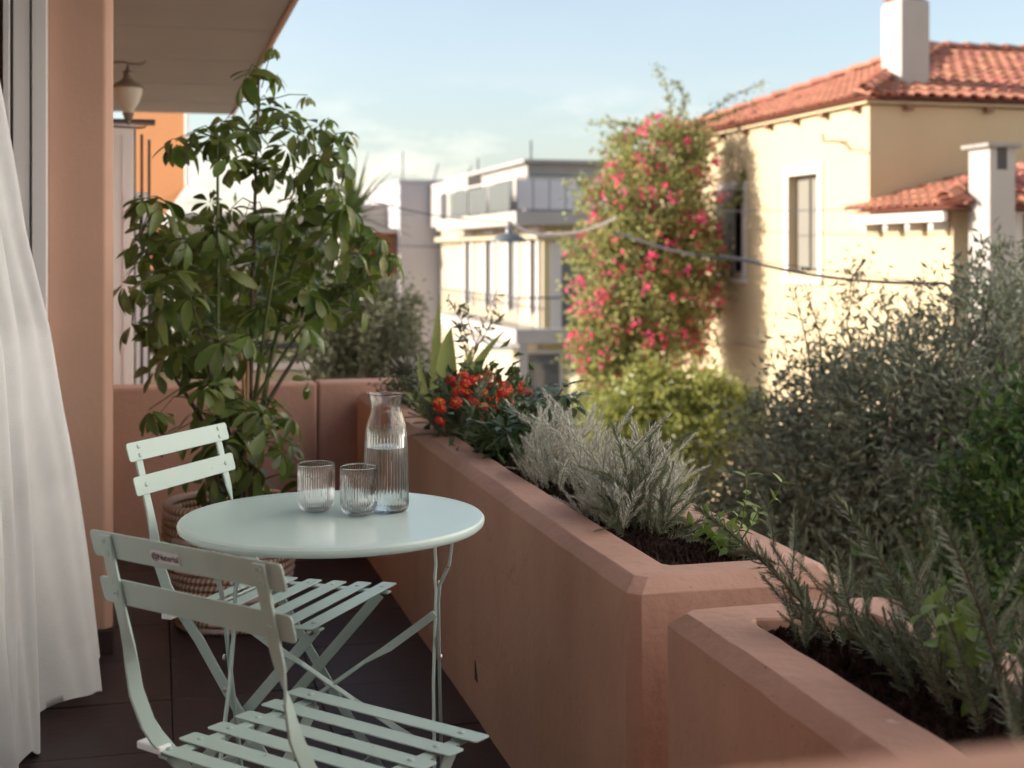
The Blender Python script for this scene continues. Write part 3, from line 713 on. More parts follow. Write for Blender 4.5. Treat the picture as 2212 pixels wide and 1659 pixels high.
for (cx, cy, cd), (rx, ry, rd), n in regions:
    for _ in range(n):
        while True:
            ux, uy, ud = random.uniform(-1,1), random.uniform(-1,1), random.uniform(-1,1)
            if ux*ux+uy*uy+ud*ud < 1: break
        c = at(cx+ux*rx, cy+uy*ry, cd+ud*rd)
        best = min(((p-c).length, i, j) for i, st_ in enumerate(stems) for j, p in enumerate(st_[1:]))
        p = stems[best[1]][1+best[2]]
        if (p-c).length > .36: c = p + (c-p)*(.36/(p-c).length)
        ax = (c-p).normalized()*.7 + Vector((0,0,.8)) + Vector((random.uniform(-.4,.4), random.uniform(-.4,.4), 0))
        md = p.lerp(c,.5) + Vector((0,0,.03)); pet.tube([p-sp.location, md-sp.location, c-sp.location], [.0028,.0022,.0018], 4)
        whorl(c, ax, random.choice((5,6,7,7,8)), random.uniform(.055,.115)*(.78 if cy < 350 else 1.0), random.uniform(.0,.6), mats_l)
for st_ in stems: 
    whorl(st_[-1], (st_[-1]-st_[-3]), 6, .09, .1, mats_l)
for a, e, dd in (((565,190),(590,100),4.75),((585,215),(665,205),4.8),((575,200),(600,160),4.78)):
    p = at(*a, dd); c = at(*e, dd); pet.tube([p-sp.location, p.lerp(c,.5)+Vector((0,0,.01))-sp.location, c-sp.location], [.0022,.0018,.0014], 4); whorl(c, Vector((.1,-.2,.6)), 5, .05, .6, mats_l)
o = pet.build('petioles', M['green_stem'], sp, smooth=60); o['kind'] = 'stuff'
mats_l.sort(key=lambda q: (q[2].y*c_ + q[2].x*s_))
near, far_ = mats_l[:290], mats_l[290:]
for Mx, k, p in near: add('leaf', leaf_var[k], sp, Matrix.Translation(-sp.location) @ Mx)
VV = []; FF = []; off = 0; fmi = []
lv = [np.array([v.co[:] for v in m.vertices]) for m in leaf_var]; lf = [np.array([p.vertices[:] for p in m.polygons]) for m in leaf_var]
for Mx, k, p in far_:
    A = np.array(Mx); v = lv[k] @ A[:3,:3].T + A[:3,3] - SPL; VV.append(v); FF.append(lf[k]+off); fmi += [1 if k == 4 else 0]*len(lf[k]); off += len(v)
o = add('leaves', np_mesh('leaves', np.concatenate(VV), np.concatenate(FF), [M['schef'], M['schef_var']], fmi, smooth=True), sp); o['kind'] = 'stuff'

# ================================================================== sprigs for rosemary and curry plant
def sprig_mesh(name, mats, Lg, nl, nw, count, bend, curl, tipless=.0, ang=(.7,1.1), r0=.0022):
    V_ = []; F_ = []; fm = []
    bx, by = random.uniform(-bend,bend), random.uniform(-bend,bend)
    path = lambda t: Vector((bx*t*t*Lg, by*t*t*Lg, t*Lg))
    mb = MB(); mb.tube([path(k/7) for k in range(8)], [r0*(1-.7*k/7) for k in range(8)], 5)
    for k in range(count):
        t = .04 + .96*(k/count)**.85; p = path(t); tg = (path(min(1,t+.02))-path(t-.02)).normalized()
        q = k*2.4 + random.uniform(-.4,.4); a = tg.orthogonal().normalized(); rad = a*math.cos(q)+tg.cross(a)*math.sin(q)
        an = random.uniform(*ang)*(1-.55*t**5); ln = nl*random.uniform(.7,1.2)*(1-.45*t**3)*(.55+.45*min(1,t*5))
        dr = (tg*math.cos(an)+rad*math.sin(an)).normalized(); cu = (tg*.6+Vector((random.uniform(-.5,.5),random.uniform(-.5,.5),.4))).normalized()*curl
        sd = dr.cross(rad if abs(dr.dot(rad)) < .95 else tg).normalized()*nw*.5; nn = dr.cross(sd).normalized()*nw*.3
        p1 = p + dr*ln*.5 + nn; p2 = p + (dr+cu).normalized()*ln
        pm = p + dr*ln*.5 + cu*ln*.12
        b0 = len(mb.v); mb.mat(1)
        mb.addf([p-sd*.5, p+sd*.5, pm+sd+nn, pm-sd+nn, p2], [(0,1,2,3),(3,2,4)])
    return mb.mesh(name, mats, None, recalc=False)
random.seed(21)
ros_var = [sprig_mesh('sprig', [M['twig'], M['rosemary']], .20, .025, .0026, 200, .25, .2, ang=(.85,1.4)) for _ in range(5)]
rosdk_var = [sprig_mesh('sprig', [M['twig'], M['rosemary_dk']], .24, .026, .0028, 240, .25, .2, ang=(.85,1.4)) for _ in range(5)]
cur_var = [sprig_mesh('sprig', [M['curry_stem'], M['curry']], .17, .029, .0029, 84, .3, .75, ang=(.6,1.25), r0=.0026) for _ in range(8)]
def sprigs(t, var, specs):
    """specs: (base point, direction, length scale)"""
    for p, dr, s in specs:
        z = Vector(dr).normalized(); x = z.orthogonal().normalized(); y = z.cross(x)
        Mx = Matrix.Translation(Vector(p)-t.location) @ Matrix(((x.x,y.x,z.x,0),(x.y,y.y,z.y,0),(x.z,y.z,z.z,0),(0,0,0,1))) @ Matrix.Rotation(random.random()*6.28,4,'Z') @ Matrix.Scale(s,4)
        add('sprig', random.choice(var), t, Mx)
def bush_specs(cx, cy, z, rx, ry, n, s0, s1, spread, lean=(0,0), dome=0.0):
    o = []
    for _ in range(n):
        a = random.random()*6.28; r = random.random()**.5
        ux, uy = r*math.cos(a), r*math.sin(a)
        o.append(((cx+ux*rx*.55, cy+uy*ry*.55, z), (ux*spread+lean[0]+random.uniform(-.16,.16), uy*spread+lean[1]+random.uniform(-.16,.16), 1), random.uniform(s0,s1)*(1-dome*r*r)))
    return o
def woody(t, pts_list):
    mb = MB()
    for pts in pts_list: mb.tube([Vector(p)-t.location for p in pts], [.005*(1-.7*k/(len(pts)-1)) for k in range(len(pts))], 5)
    mb.build('woody_stem', M['twig'], t, smooth=60)
def branched(t, var, specs, side=4, s=.5):
    """main sprig plus side sprigs growing from it"""
    out_ = []
    for p, dr, sc in specs:
        out_.append((p, dr, sc)); z = Vector(dr).normalized()
        for k in range(side):
            u = random.uniform(.2,.8)*.19*sc; a = z.orthogonal().normalized(); q = random.random()*6.28
            rd = a*math.cos(q)+z.cross(a)*math.sin(q)
            out_.append((Vector(p)+z*u, z*.8+rd*.75, sc*s*random.uniform(.7,1.2)))
    sprigs(t, var, out_)
SZ = .615
# curry plant: two silver clumps
cp = thing('curry_plant', 'silver-grey curry plant with fine needle leaves, the nearer larger clump', 'plant', (1.03,2.95,SZ))
sp1 = bush_specs(1.05,2.98,SZ,.20,.26,92,.65,1.5,.42,dome=.5) + bush_specs(1.0,2.86,SZ,.10,.12,10,.6,.9,.3)
branched(cp, cur_var, sp1, 1, .6)
cp2 = thing('curry_plant', 'silver-grey curry plant clump behind, next to the broad-leaved shrub', 'plant', (1.02,3.55,SZ))
branched(cp2, cur_var, bush_specs(1.05,3.46,SZ,.18,.24,70,.65,1.4,.42,dome=.5) + bush_specs(.98,3.40,SZ,.06,.12,8,.6,.9,.3), 1, .6)
# near rosemary
rm = thing('rosemary_bush', 'green rosemary sprouting at the near end of the long planter', 'plant', (1.02,2.68,SZ))
branched(rm, ros_var, bush_specs(1.03,2.80,SZ,.12,.08,11,.45,.8,.7) + [((1.02,2.84,SZ),(-.05,.05,1),1.2),((1.06,2.88,SZ),(.12,.0,1),1.15),((1.03,2.76,SZ),(1.0,.1,.42),.95),((1.0,2.72,SZ),(.75,-.4,.22),.8),((.98,2.78,SZ),(-.4,-.3,.5),.6)], 4, .5)
# middle rosemary
rm2 = thing('rosemary_bush', 'rosemary trailing in front of the red lantana flowers', 'plant', (.97,4.30,SZ))
branched(rm2, ros_var, bush_specs(.96,4.30,SZ,.09,.24,16,.75,1.35,.8,(-.15,0)), 3, .5)
# nearest planter rosemary
rn = thing('rosemary_bush', 'large dark rosemary filling the planter nearest the viewer', 'plant', (1.05,1.6,.592))
Z2 = .592
sp_ = []
for (bx, by, tpx, tpy, td) in ((1.06,1.98,1575,1055,2.22),(1.06,1.97,1800,1200,2.12),(1.06,1.70,1950,1070,1.93),(1.08,1.56,2110,1085,1.78),(1.05,1.98,1640,1260,2.22),(1.07,1.90,1770,1190,2.1)):
    e = at(tpx, tpy, td); b0 = Vector((bx,by,Z2)); sp_.append((b0, e-b0, (e-b0).length/.235))
branched(rn, rosdk_var, sp_, 7, .38)
branched(rn, rosdk_var, bush_specs(1.09,1.62,Z2,.12,.40,36,.4,.8,.6) + bush_specs(1.10,1.15,Z2,.13,.40,36,.45,.85,.6) + bush_specs(.995,2.0,Z2+.02,.05,.06,6,.3,.45,.7,(-.25,0)) + bush_specs(1.10,1.85,Z2,.06,.2,12,.4,.75,.5), 3, .45)

# seedlings (periwinkle) at the planter's near end
def leafy_twig(t, path, n, ln, var, pair=True):
    mb = MB(); path = [Vector(p) for p in path]; mb.tube([p-t.location for p in path], [.0022*(1-.5*k/(len(path)-1)) for k in range(len(path))], 5)
    mb.build('stem', M['bright'], t, smooth=60)
    for k in range(n):
        u = (k+.6)/n*(len(path)-1); i = min(int(u), len(path)-2); p = path[i].lerp(path[i+1], u-i); tg = (path[i+1]-path[i]).normalized()
        a = tg.orthogonal().normalized(); q = k*1.57+random.uniform(-.4,.4)
        for sg in ((1,-1) if pair else (1,)):
            rd = (a*math.cos(q)+tg.cross(a)*math.sin(q))*sg; dr = (rd+tg*.5+Vector((0,0,.1))).normalized(); up = (tg - dr*tg.dot(dr)).normalized(); y = up.cross(dr)
            add('leaf', random.choice(var), t, Matrix.Translation(p-t.location) @ Matrix(((dr.x,y.x,up.x,0),(dr.y,y.y,up.y,0),(dr.z,y.z,up.z,0),(0,0,0,1))) @ Matrix.Scale(ln*random.uniform(.7,1.15),4))
bright_var = [leaf_mesh('leaf', M['bright'], 1, .55, .2, .2, 4), leaf_mesh('leaf', M['bright'], 1, .5, .4, .3, 4)]
broad_var = [leaf_mesh('leaf', M['broad'], 1, .36, .25, .25, 4), leaf_mesh('leaf', M['broad'], 1, .32, .45, .3, 4)]
pw = thing('periwinkle_seedling', 'bright green seedling with oval leaves in the corner of the long planter', 'plant', (1.10,2.60,SZ))
for (px0, py0, px1, py1, d0, d1) in ((1575,1205,1610,1085,2.72,2.72),(1570,1200,1525,1110,2.72,2.8),(1580,1200,1640,1100,2.72,2.7),(1575,1200,1560,1130,2.72,2.65),(1560,1195,1490,1130,2.75,2.86)):
    a, e = at(px0,py0,d0), at(px1,py1,d1); leafy_twig(pw, [a, a.lerp(e,.5)+Vector((.01,0,.01)), e], 4, .034, bright_var)
pw2 = thing('climbing_shoot', 'two pale green shoots rising behind the corner of the long planter', 'plant', (1.22,2.75,.55))
for (px0, py0, px1, py1) in ((1590,1130,1612,1015),(1620,1130,1695,1030)):
    a, e = at(px0,py0,2.78), at(px1,py1,2.78); a = Vector((a.x,a.y,a.z)); leafy_twig(pw2, [Vector((1.12,2.68,SZ)), a, a.lerp(e,.6)+Vector((.01,0,-.005)), e], 4, .03, bright_var)
lv2 = thing('bright_leaf_plant', 'glossy light green leaves among the rosemary in the nearest planter', 'plant', (1.12,1.75,Z2))
for (px1, py1, d1) in ((2010,1275,1.85),(2060,1300,1.82),(2100,1330,1.8),(2035,1340,1.8),(1985,1300,1.9),(2075,1365,1.78)):
    e = at(px1,py1,d1); a = Vector((1.10,1.66,Z2)); leafy_twig(lv2, [a, a.lerp(e,.5)+Vector((0,0,.015)), e], 3, .042, bright_var)

# lantana ------------------------------------------------------------
la = thing('lantana', 'lantana with clusters of red and orange flowers in the long planter', 'flower plant', (1.03,4.45,SZ))
def head_mesh(HO):
    mb = MB()
    for k in range(34):
        u = (k+.5)/34; ph = math.acos(1-u*1.15); q = k*2.39996
        n = Vector((math.sin(ph)*math.cos(q), math.sin(ph)*math.sin(q), math.cos(ph))); p = n*.019; p.z *= .75
        a = n.orthogonal().normalized(); b_ = n.cross(a); mb.mat(1 if (u < HO or random.random() < .05) else 0)
        r = .0052
        mb.addf([p+n*.001] + [p+(a*math.cos(R(72*j))+b_*math.sin(R(72*j)))*r + n*.0022 for j in range(5)], [(0,1+j,1+(j+1)%5) for j in range(5)])
    return mb.mesh('flower_head', [M['red'], M['orange']], None, recalc=False)
heads = [head_mesh(h) for h in (.0,.06,.12,.28)]
random.seed(5)
hp = [(975,822),(990,845),(1005,830),(1030,815),(1050,822),(1062,840),(1075,820),(1092,835),(1100,850),(1118,828),(1128,845),(1140,845),(1085,850),(1010,850),(985,870),(1020,868),(1045,850),(1065,862),(1042,880),(1072,878),(1105,865),(1000,812),(1055,812),(948,872),(952,884),(950,912),(1035,905),(1020,822),(1112,818)]
stl = MB()
for i, (px, py) in enumerate(hp):
    d = 4.33 + random.uniform(-.10,.14) - (py-850)*.003; p = at(px, py, d)
    Mx = Matrix.Translation(p-la.location) @ Matrix.Rotation(random.uniform(.2,.9),4,'X') @ Matrix.Rotation(random.uniform(-.5,.5),4,'Y') @ Matrix.Rotation(random.random()*6,4,'Z') @ Matrix.Scale(random.uniform(.7,1.0),4)
    add('flower_head', random.choice(heads), la, Mx)
    b0 = Vector((1.03+random.uniform(-.04,.04),4.45+random.uniform(-.06,.06),SZ)); stl.tube([b0-la.location, (b0.lerp(p,.6)+Vector((0,0,.03)))-la.location, p-la.location], [.003,.002,.0015], 4)
stl.build('stems', M['green_stem'], la, smooth=60)
foliage_obj('foliage', la, [((1.03,4.42,.715),(.17,.24,.12))], 75, 9, .03, .045, .026, M['lantana_leaf'], (.3,1))
# broad leaved shrub behind, and dark shrub
bs = thing('broad_leaved_shrub', 'dark green shrub with upright broad leaves behind the silver plants', 'plant', (1.10,3.85,SZ))
for px, py in ((1170,850),(1215,840),(1240,862),(1190,870),(1150,880),(1225,880),(1120,905),(1090,925),(1060,930),(1105,950),(1150,915),(1080,960)):
    d = 3.95+random.uniform(-.1,.15); p = at(px, py, d); b0 = Vector((1.06,3.9,SZ))
    mb = MB(); mb.tube([b0-bs.location, b0.lerp(p,.6)+Vector((0,0,.02))-bs.location, p-bs.location],[.004,.003,.002],5); mb.build('stem', M['green_stem'], bs, smooth=60)
    out_ = []; whorl(p, Vector((random.uniform(-.3,.3),random.uniform(-.3,.3),1)), 8, .06, -.55, out_); whorl(p-Vector((0,0,.02)), Vector((0,0,1)), 7, .06, .1, out_)
    for Mx, k, q in out_: add('leaf', broad_var[k % 2], bs, Matrix.Translation(-bs.location) @ Mx)
foliage_obj('foliage', bs, [((1.02,3.95,.69),(.13,.25,.09))], 60, 10, .03, .04, .016, M['broad'], (.2,1))
ds = thing('small_grey_shrub', 'dark small-leaved shrub at the far end of the long planter', 'plant', (.99,5.35,SZ))
foliage_obj('foliage', ds, [((.98,5.35,.68),(.12,.26,.10))], 90, 14, .025, .022, .012, M['rosemary_dk'], (.3,1))
# aloe -----------------------------------------------------------------
al = thing('aloe', 'pale green aloe with tall toothed leaves in the long planter', 'plant', (1.05,5.0,SZ))
def aloe_leaf(p0, p1, p2, w):
    p0, p1, p2 = Vector(p0), Vector(p1), Vector(p2); mb = MB(); rings = []; n = 12
    view = Vector((s_, c_, 0))
    for k in range(n+1):
        t = k/n; p = (1-t)**2*p0+2*(1-t)*t*p1+t*t*p2; tg = (2*(1-t)*(p1-p0)+2*t*(p2-p1)).normalized()
        sd = tg.cross(view); sd = sd.normalized() if sd.length > .1 else Vector((c_,-s_,0)); nn = sd.cross(tg).normalized(); ww = max(.0012, w*.62*(1-t**1.6)**.9)
        rings.append([p+sd*ww-nn*ww*.12, p+sd*ww*.5+nn*ww*.30, p+nn*ww*.36, p-sd*ww*.5+nn*ww*.30, p-sd*ww-nn*ww*.12, p-sd*ww*.5+nn*ww*.02, p+nn*ww*.05, p+sd*ww*.5+nn*ww*.02])
        if 0 < k < n-1:
            for sg in (1,-1):
                for u in (0,.5):
                    q = p + tg*u*(p2-p0).length/n; mb.addf([q+sd*sg*ww*.97-tg*.004-al.location, q+sd*sg*ww*.97+tg*.003-al.location, q+sd*sg*(ww+.004)+tg*.003-al.location, q+sd*sg*ww*.9+nn*.003-al.location], [(0,1,2),(1,3,2),(0,2,3)])
    mb.loft([[v-al.location for v in r] for r in rings]); mb.build('leaf', M['aloe'], al, smooth=50)
for (b0, b1, b2, d, w) in (((965,880),(960,760),(975,708),5.02,.078),((945,890),(938,740),(951,640),5.08,.042),((1000,880),(1010,790),(1090,715),4.95,.042),((985,885),(1005,800),(1022,745),5.15,.040),((960,950),(915,880),(902,760),4.95,.040),((930,960),(925,870),(870,845),4.9,.032),((990,880),(1000,830),(1004,770),4.9,.026),((1030,900),(1090,870),(1150,810),4.9,.03),((955,950),(940,900),(935,860),4.8,.03),((1010,900),(1015,850),(1022,800),4.95,.02)):
    aloe_leaf(at(*b0,d), at(*b1,d), at(*b2,d-.05), w)
# grey succulents
for i, (px, py, d, lab) in enumerate(((880,812,5.45,'grey succulent rosette above the parapet corner'),(935,838,5.3,'grey succulent rosette at the foot of the aloe'))):
    p = at(px, py, d); su = thing('succulent', lab, 'plant', (p.x,p.y,SZ))
    mb = MB(); mb.tube([(0,0,0),(.0,0,p.z-SZ)], [.012,.010], 6); mb.build('stem', M['twig'], su, smooth=60)
    for k in range(20):
        q = k*2.4; el = .1+.06*k; dr = Vector((math.cos(q)*math.cos(el), math.sin(q)*math.cos(el), math.sin(el))); ln = .085*(1-.02*k)
        mb = MB(); sd = dr.cross(Vector((0,0,1))).normalized(); nn = sd.cross(dr); c0 = Vector((0,0,p.z-SZ)); rings = []
        for j in range(6):
            t = j/5; ww = .017*math.sin(math.pi*(.15+.8*t)) if j < 5 else .002; pp = c0+dr*(.01+ln*t)+Vector((0,0,.02*t*t))
            rings.append([pp+sd*ww, pp+nn*ww*.35, pp-sd*ww, pp-nn*ww*.35])
        mb.loft(rings); mb.build('leaf', M['succulent'], su, smooth=60)
# thin olive twig behind the aloe
ot = thing('olive_sapling', 'thin sapling with few narrow leaves behind the aloe', 'plant', (1.12,5.1,SZ))
mb = MB(); pts = []
base = Vector((1.12,5.1,SZ)); tw_ = [[(1010,830),(1030,740),(1075,625)],[(1020,790),(1000,700),(965,640)],[(1025,760),(1060,700),(1080,690)],[(1015,800),(1000,740),(990,700)],[(1028,745),(1010,690),(1012,650)]]
LP = []; LD = []
for path in tw_:
    p = [at(*q,5.2) for q in path]; mb.tube([base-ot.location] + [x-ot.location for x in p], [.003,.0025,.0018,.0012], 5)
    for k in range(16):
        t = .25+.75*k/16; i = 0 if t < .5 else 1; u = t*2-i; q = p[i].lerp(p[i+1], u); LP.append(q); LD.append((p[i+1]-p[i]).normalized()*.6 + Vector(rand_dirs(1)[0]))
mb.build('stem', M['twig'], ot, smooth=60)
Vv, Ff = leaf_cloud(np.array([v[:] for v in LP]), np.array([v[:] for v in LD]), .05, .013); o = add('leaves', np_mesh('leaves', Vv-np.array(ot.location), Ff, M['olive']), ot); o['kind'] = 'stuff'

# ================================================================== neighbour's balcony on the left
ns = thing('louvred_shutter', 'white louvred shutter panel standing open beyond the parapet', 'shutter', (-.145,7.0,.25))
b = MB(); b.box((-.26,0,.0),(-.215,.035,1.62)); b.box((-.02,0,0),(.03,.035,1.62)); b.box((-.215,0,1.56),(-.02,.035,1.62)); b.box((-.215,0,.0),(-.02,.035,.06)); b.build('frame', M['white_alu'], ns, bevel=.003)
for k in range(44):
    MB().box((-.214,.006,.066+k*.0338),(-.07,.03,.066+k*.0338+.022), Matrix.Rotation(0,4,'X')).build('louvre', M['white_alu'], ns)
b = MB(); b.box((-.068,.010,.06),(-.022,.03,1.56)); b.build('panel', M['white_alu'], ns)
ir = thing('iron_gate', 'black iron bars beside the white shutter beyond the parapet', 'gate', (-.112,7.05,.25))
for k, (x, y) in enumerate(((0,0),(.035,.05),(.07,.12))): MB().box((x-.007,y,0),(x+.007,y+.014,1.60-.02*k)).build('bar', M['metal_dk'], ir, bevel=.002)
b = MB(); b.box((-.20,-.06,1.63),(.10,.12,1.645)); b.build('top_rail', M['metal_dk'], ir)
MB().box((-.10,.30,-.02),(.068,.33,1.30)).build('backing_panel', M['white_alu'], ir)
MB().box((-.055,.02,1.10),(.03,.03,1.18)).build('lock_box', M['white_alu'], ir, bevel=.004)
# wall lantern
lp = at(277, 205, 6.45)
ln = thing('wall_lantern', 'frosted glass lantern with metal hood hanging under the ceiling', 'lantern', (lp.x, lp.y, lp.z-.12))
MB().lathe([(.002,.03),(.022,.035),(.030,.055),(.050,.085),(.062,.125),(.066,.155),(.060,.157),(.002,.157)], 28).build('lamp_shade', M['lantern_glass'], ln, smooth=40)
MB().lathe([(.078,.152),(.080,.158),(.06,.172),(.035,.188),(.024,.20),(.022,.225),(.03,.23),(.012,.238),(.010,.255),(.002,.256)], 28).build('hood', M['lantern_metal'], ln, smooth=40)
MB().lathe([(.002,-.022),(.012,-.015),(.008,.0),(.02,.01),(.028,.035),(.022,.036),(.002,.036)], 20).build('finial', M['lantern_metal'], ln, smooth=40)
b = MB(); b.tube([(0,0,.25),(0,0,.27),(-.02,0,.275),(-.14,0,.27)], .007, 8); b.tube([(0,0,.268),(.05,0,.268),(.07,0,.272),(.08,0,.285)], [.006,.006,.005,.003], 6); b.build('bracket', M['lantern_metal'], ln, smooth=50)
b = MB(); b.tube([(-.14,0,-.028),(.05,0,-.034),(.075,0,-.03),(.085,0,-.018)], [.006,.006,.005,.003], 6); b.build('lower_bracket', M['lantern_metal'], ln, smooth=50)

aw = thing('orange_awning', 'orange canvas awning in the sun beyond the balcony ceiling', 'awning', at(345,430,12.6))
def quad_thick(mb, pts, t, loc):
    n = Vector((0,t,0)); pts = [Vector(p)-loc for p in pts]; k = len(pts)
    mb.addf(pts+[p+n for p in pts], [tuple(range(k)), tuple(range(2*k-1,k-1,-1))]+[(i,k+i,k+(i+1)%k,(i+1)%k) for i in range(k)])
b = MB(); quad_thick(b, [at(285,225,12.6),at(403,225,12.4),at(402,400,12.4),at(352,470,12.5),at(285,470,12.6)], .02, aw.location); b.build('canvas', M['awning'], aw)
b = MB(); quad_thick(b, [at(285,472,12.6),at(350,472,12.5),at(345,590,12.5),at(285,590,12.6)], .02, aw.location); b.build('valance', M['awning'], aw)
b = MB(); b.tube([at(403,222,12.38)-aw.location, at(403,402,12.38)-aw.location], .018, 8); b.build('edge_pole', M['white_alu'], aw, smooth=50)
rp = thing('red_post', 'narrow red painted post behind the left leaves', 'post', at(338,800,9.5))
a = at(338,800,9.5); e = at(338,640,9.5); MB().box((-.02,-.02,0),(.03,.03,e.z-a.z)).build('post_shaft', M['redpaint'], rp, bevel=.004)
lb = thing('low_wall', 'low cream wall of the neighbouring balcony beyond the parapet', 'wall', (.05,8.6,-1.0))
MB().box((-.45,0,0),(.85,.14,1.50)).build('wall_body', M['cream'], lb, bevel=.01)
b = MB(); b.box((-.47,-.02,1.503),(.87,.16,1.54)); b.build('coping', M['trim'], lb, bevel=.006)
rb = thing('handrail', 'blue-black metal handrail above the low cream wall', 'railing', (.05,8.62,.55))
b = MB(); b.tube([(-.4,0,.10),(.85,0,.10)], .018, 8); b.build('rail', M['metal_dk'], rb, smooth=50)
for x in (-.35,.2,.8): MB().tube([(x,0,-.02),(x,0,.10)], .01, 6).build('post', M['metal_dk'], rb, smooth=50)

# ================================================================== yellow house
HX, HY0, HY1, HZ = 8.33, 14.89, 22.0, 3.02
hl = Vector((HX, HY0, -4)); ho = thing('yellow_house', 'pale yellow house with red tiled roof and white chimney', 'house', hl)
def wall_holes(mb, o, u, v, n, us, vs, holes, depth):
    """wall face in plane o+u*a+v*b, outward n; holes (a0,a1,b0,b1); reveals go inward"""
    o, u, v, n = Vector(o), Vector(u), Vector(v), Vector(n)
    A = sorted({us[0],us[1]}|{h[0] for h in holes}|{h[1] for h in holes}); B = sorted({vs[0],vs[1]}|{h[2] for h in holes}|{h[3] for h in holes})
    for a0, a1 in zip(A, A[1:]):
        for b0, b1 in zip(B, B[1:]):
            if any(h[0] <= (a0+a1)/2 <= h[1] and h[2] <= (b0+b1)/2 <= h[3] for h in holes): continue
            mb.addf([o+u*a0+v*b0, o+u*a1+v*b0, o+u*a1+v*b1, o+u*a0+v*b1], [(0,1,2,3)])
    for a0, a1, b0, b1 in holes:
        q = [o+u*a0+v*b0, o+u*a1+v*b0, o+u*a1+v*b1, o+u*a0+v*b1]; q2 = [p-n*depth for p in q]
        mb.addf(q+q2, [(0,1,5,4),(1,2,6,5),(2,3,7,6),(3,0,4,7)])
mb = MB()
wins = [(16.2-HY0,17.05-HY0,4.98,6.27),(18.56-HY0,19.36-HY0,4.95,6.16)]
wall_holes(mb, (0,0,0), (0,1,0), (0,0,1), (-1,0,0), (0,HY1-HY0), (0,HZ+4), wins, .22)
mb.addf([(0,0,0),(7.5,0,0),(7.5,0,HZ+4),(0,0,HZ+4)], [(0,1,2,3)])
mb.addf([(0,HY1-HY0,0),(7.5,HY1-HY0,0),(7.5,HY1-HY0,HZ+4),(0,HY1-HY0,HZ+4)], [(3,2,1,0)])
mb.addf([(7.5,0,0),(7.5,HY1-HY0,0),(7.5,HY1-HY0,HZ+4),(7.5,0,HZ+4)], [(0,1,2,3)])
mb.build('wall', M['house'], ho)
for k, (a0, a1, b0, b1) in enumerate(wins):
    b = MB(); f = .13
    b.box((-.025,a0-f,b0-.10),(.0-.003,a0,b1+f)); b.box((-.025,a1,b0-.10),(-.003,a1+f,b1+f)); b.box((-.0255,a0,b1),(-.0035,a1,b1+f)); 
    w = b.build('window', M['trim'], ho)
    MB().box((-.06,a0-f-.02,b0-.16),(.02,a1+f+.02,b0-.102)).build('sill', M['trim'], w)
    mid = (a0+a1)/2
    MB().box((.17,a0,b0),(.19,a1,b1)).build('pane', M['glass_dk'], w)
    b = MB(); b.box((.13,a0,b0),(.17,a0+.05,b1)); b.box((.13,a1-.05,b0),(.17,a1,b1)); b.box((.13,mid-.03,b0),(.17,mid+.03,b1)); b.box((.131,a0+.05,b1-.06),(.169,a1-.05,b1)); b.build('frame', M['shutter'], w)
    if k == 0:
        for y0, y1 in ((a0+.052,mid-.04),(mid+.04,a1-.052)): MB().box((.10,y0,b0+.02),(.128,y1,b1-.06)).build('shutter', M['shutter'], w, bevel=.004)
    else:
        MB().box((-.05,a0+.22,b0-.02),(-.028,a1+.14,b1+.02)).build('shutter', M['shutter'], w, bevel=.006)
MB().box((-.03,0.01,3.80),(-.003,HY1-HY0,3.87)).build('string_course', M['house'], ho)
b = MB(); b.tube([(-.30,.6,6.62),(-.31,.25,6.60),(-.22,.05,6.50)], .012, 6); b.tube([(-.30,.6,6.62),(-.30,.62,6.72)], .014, 6); b.tube([(0,.58,6.62),(-.30,.6,6.62)], .012, 6); b.build('wire_bracket', M['wood'], ho, smooth=50)
# roof
OV = .13
E = HZ+4+.06
ex0, ey0, ey1, ex1 = -OV, -OV, HY1-HY0+OV, 8.0
apx, apy, apz = 11.34-HX, (HY1-HY0)/2, 4.27+4
roof = MB()
roof.addf([(ex0,ey0,E),(ex0,ey1,E),(apx,apy,apz),(ex1,apy,apz),(ex1,ey0,E),(ex1,ey1,E)], [(1,0,2),(0,4,3,2),(1,2,3,5)])
roof = roof.build('roof', M['roofbase'], ho)
MB().box((ex0+.05,ey0+.05,E-.045),(ex1,ey1,E-.012)).build('soffit', M['house'], roof)
def barrel(lng, r, th=.016, n=7, taper=.85):
    mb = MB(); rings = []
    for y, rr, dz in ((0,r,.030),(lng,r*taper,.0)):
        o_ = [(rr*math.cos(math.pi*k/(n-1)), y, dz+rr*.80*math.sin(math.pi*k/(n-1))) for k in range(n)]
        i_ = [((rr-th)*math.cos(math.pi*k/(n-1)), y, dz-.006+(rr-th)*.80*math.sin(math.pi*k/(n-1))) for k in range(n)]
        rings.append(o_+i_[::-1])
    mb.loft(rings); return mb.mesh('tile', M['rooftile'], 50)
tile_me = barrel(.42,.073)
def lay_tiles(parent, o, u, v, umax, vmax, inside, pitch=.192, row=.345, me=tile_me, name='tile'):
    u = Vector(u).normalized(); v = Vector(v).normalized(); n = u.cross(v).normalized()
    if n.z < 0: n = -n
    xax = v.cross(n)
    cnt = 0; a = pitch/2
    while a < umax:
        r = 0
        while r*row < vmax:
            if inside(a, r*row+.15):
                p = Vector(o)+u*a+v*(r*row)+n*random.uniform(.0,.006)
                Mx = Matrix.Translation(p) @ Matrix(((xax.x,v.x,n.x,0),(xax.y,v.y,n.y,0),(xax.z,v.z,n.z,0),(0,0,0,1))) @ Matrix.Rotation(random.uniform(-.025,.025),4,'Z')
                add(name, me, parent, Mx); cnt += 1
            r += 1
        a += pitch
    return cnt
